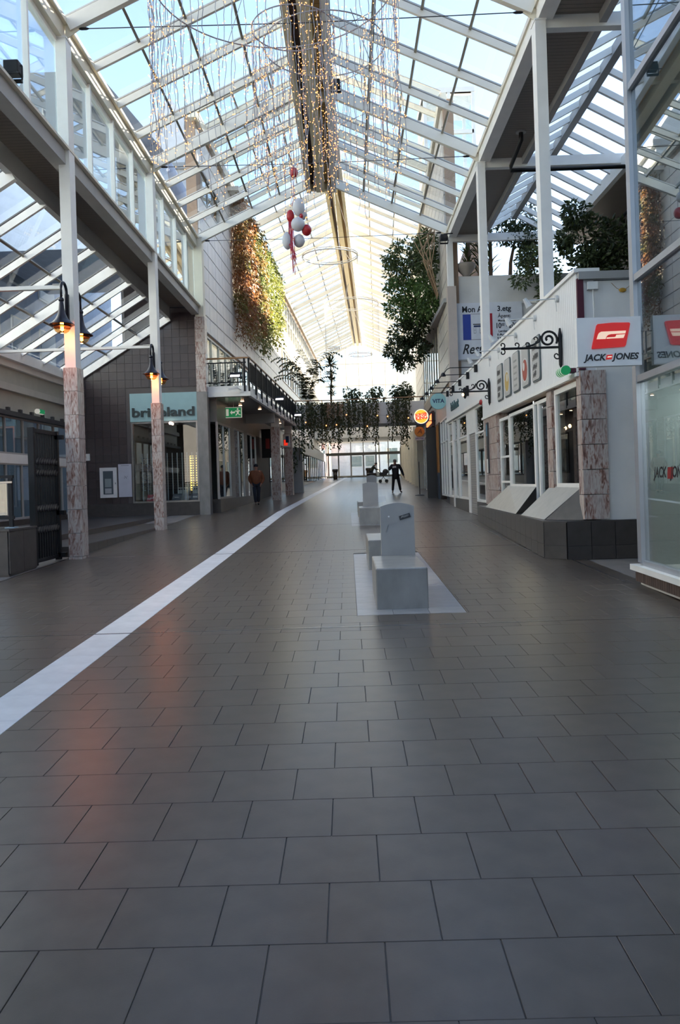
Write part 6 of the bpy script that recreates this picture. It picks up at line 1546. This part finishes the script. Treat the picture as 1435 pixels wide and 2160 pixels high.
J1 = dict(pel=(0,0,.92), chest=(0,.0,1.32), neck=(0,-.01,1.48), head0=(0,-.02,1.56), head1=(0,-.03,1.66), hipl=(-.09,0,.88), knl=(-.075,-.14,.48), anl=(-.04,-.10,.08), toel=(-.04,-.24,.035), hipr=(.09,0,.88), knr=(.07,.02,.48), anr=(.05,.16,.10), toer=(.05,.04,.035), shl=(-.19,0,1.38), ell=(-.30,.05,1.10), wrl=(-.20,-.06,.90), shr=(.19,0,1.38), elr=(.30,.05,1.10), wrr=(.20,-.06,.90), hsl=(0,1,0), hsr=(0,1,0))
person('person in a brown jacket and dark cap walking towards us, hands in pockets', (-3.83, 33.39, .766), math.radians(3), J1, brown_j, jean, hair_d, coat=1.24, hem=-.13)
J2 = dict(pel=(0,0,.93), chest=(-.01,0,1.34), neck=(-.02,-.01,1.50), head0=(-.02,-.03,1.58), head1=(-.02,-.03,1.68), hipl=(-.10,0,.90), knl=(-.14,-.04,.50), anl=(-.17,.06,.08), toel=(-.19,-.08,.035), hipr=(.10,0,.90), knr=(.17,-.03,.50), anr=(.24,.10,.09), toer=(.30,-.02,.035), shl=(-.20,0,1.42), ell=(-.34,-.14,1.20), wrl=(-.10,-.20,1.46), shr=(.20,0,1.42), elr=(.33,.04,1.14), wrr=(.42,.0,.88), hsl=(0,0,1), hsr=(0,1,0))
p2 = person('grey-haired person in a black suit standing legs apart, one hand raised to the face', (2.46, 41.5, .98), 0, J2, dark_cloth, dark_cloth, hair_g, coat=1.22, hat=False, hem=-.24)
t = thing('folded_paper', 'small white paper held up by the person in the black suit', 'paper', (2.36, 41.25, 2.33)); MB().prism([(2.29,41.22,2.27),(2.43,41.22,2.29),(2.42,41.20,2.38),(2.30,41.20,2.37)], (0,.006,0)).build('sheet', paint('paper_bright', (.85,.85,.85), .6), t); MB().prism([(2.43,41.22,2.29),(2.49,41.25,2.29),(2.48,41.23,2.38),(2.42,41.20,2.38)], (0,.006,0)).build('fold', MT['paper_bright'], t)
J3 = dict(pel=(-.12,0,.92), chest=(.05,0,1.25), neck=(.17,0,1.38), head0=(.23,0,1.42), head1=(.28,0,1.50), hipl=(-.12,-.09,.88), knl=(-.02,-.09,.48), anl=(.02,-.09,.08), toel=(.15,-.09,.035), hipr=(-.12,.09,.88), knr=(-.10,.09,.48), anr=(-.24,.09,.10), toer=(-.11,.09,.035), shl=(.07,-.18,1.28), ell=(.22,-.20,1.06), wrl=(.42,-.16,1.02), shr=(.07,.18,1.28), elr=(.22,.20,1.06), wrr=(.42,.16,1.02), face=(1,0,-.25), hsl=(0,1,0), hsr=(0,1,0))
zf = fz(62)
person('person in an olive jacket leaning over the handle of a pushchair', (1.92, 62, zf), 0, J3, green_j, jean, hair_d, coat=1.0)
t = thing('pushchair', 'dark pushchair with big hood pushed by the leaning person', 'pushchair', (2.75, 62, zf))
cx_, cy_ = 2.72, 62.0
MB().tube([(2.34,61.86,zf+1.04),(2.34,62.14,zf+1.04)], .018, 6).build('handle', black, t)
for s in (-.14, .14): MB().tube([(2.36,62+s,zf+1.03),(2.62,62+s,zf+.62),(2.95,62+s,zf+.14)], .016, 5).build('frame_tube', black, t); MB().tube([(2.50,62+s,zf+.14),(2.80,62+s,zf+.55)], .016, 5).build('frame_tube', black, t)
rbox(2.42, 3.0, 61.8, 62.2, zf+.55, zf+.80, .06).build('carrycot', jean, t); MB().sph((2.90,62,zf+.84), .24, 14, 10, (.95,.9,.9)).build('hood', dark_cloth, t, smooth=True)
for xx in (2.48, 2.97):
    for s in (-.22, .22): MB().lathe([(.10,-.02),(.125,-.02),(.125,.02),(.10,.02)], (xx,62+s,zf+.125), 16, 'y').build('wheel', black, t); MB().lathe([(.02,-.03),(.02,.03)], (xx,62+s,zf+.125), 8, 'y').build('hub', chrome, t)
    MB().tube([(xx,61.78,zf+.125),(xx,62.22,zf+.125)], .01, 5).build('axle', black, t)
t = thing('shopping_bag', 'pale bag hanging beside the pushchair handle', 'bag', (2.30, 61.8, zf+.55)); rbox(2.22, 2.40, 61.74, 61.82, zf+.55, zf+.85, .02).build('bag', paint('bag_pale', (.5,.52,.5), .7), t); MB().tube([(2.25,61.78,zf+.85),(2.31,61.80,zf+1.03),(2.37,61.78,zf+.85)], .006, 4).build('strap', black, t)
# ================================================================== STREET FURNITURE
def bin_(x, y, label, M=I4, s=1.0):
    z = fz(y); t = thing('litter_bin', label, 'bin', (x, y, z), None, M); MB().lathe([(.20*s,z),(.23*s,z+.75*s),(.21*s,z+.75*s)], (x,y,0), 16).build('body', paint('bin_brown', (.05,.038,.032), .5) if 'bin_brown' not in MT else MT['bin_brown'], t, M, smooth=True)
    MB().lathe([(.27*s,z+.74*s),(.29*s,z+.80*s),(.29*s,z+.96*s),(.24*s,z+1.0*s),(.0001,z+1.0*s)], (x,y,0), 16).build('lid', MT['bin_brown'], t, M, smooth=True)
bin_(1.36, 46.5, 'dark brown litter bin with wide lid behind the third bench'); bin_(-3.2, 80, 'black litter bin beside the far left doors', FAR); bin_(.1, 82, 'dark litter bin before the middle far doors', FAR)
t = thing('queue_post', 'slim steel barrier post on a round foot at the right shopfront', 'post', (3.0, 38, fz(38)), None, FAR); MB().lathe([(.22,fz(38)),(.22,fz(38)+.02),(.03,fz(38)+.05)], (3.0,38,0), 14).build('foot', darkgrey, t, FAR); MB().tube([(3.0,38,fz(38)+.03),(3.0,38,fz(38)+1.6)], .025, 8).build('pole', chrome, t, FAR)
t = thing('utility_cabinet', 'tall pale grey cabinet beside the marble pier under the gallery', 'cabinet', (-3.6, 46, fz(46)), None, FAR); B(-3.95,-3.25,45.8,46.3,fz(46),fz(46)+2.6).build('body', paint('cabinet_grey', (.40,.42,.43), .4), t, FAR); B(-3.9,-3.3,45.79,45.8,fz(46)+.1,fz(46)+2.5).build('door', MT['cabinet_grey'], t, FAR); B(-3.36,-3.33,45.77,45.79,fz(46)+1.2,fz(46)+1.35).build('handle', chrome, t, FAR)
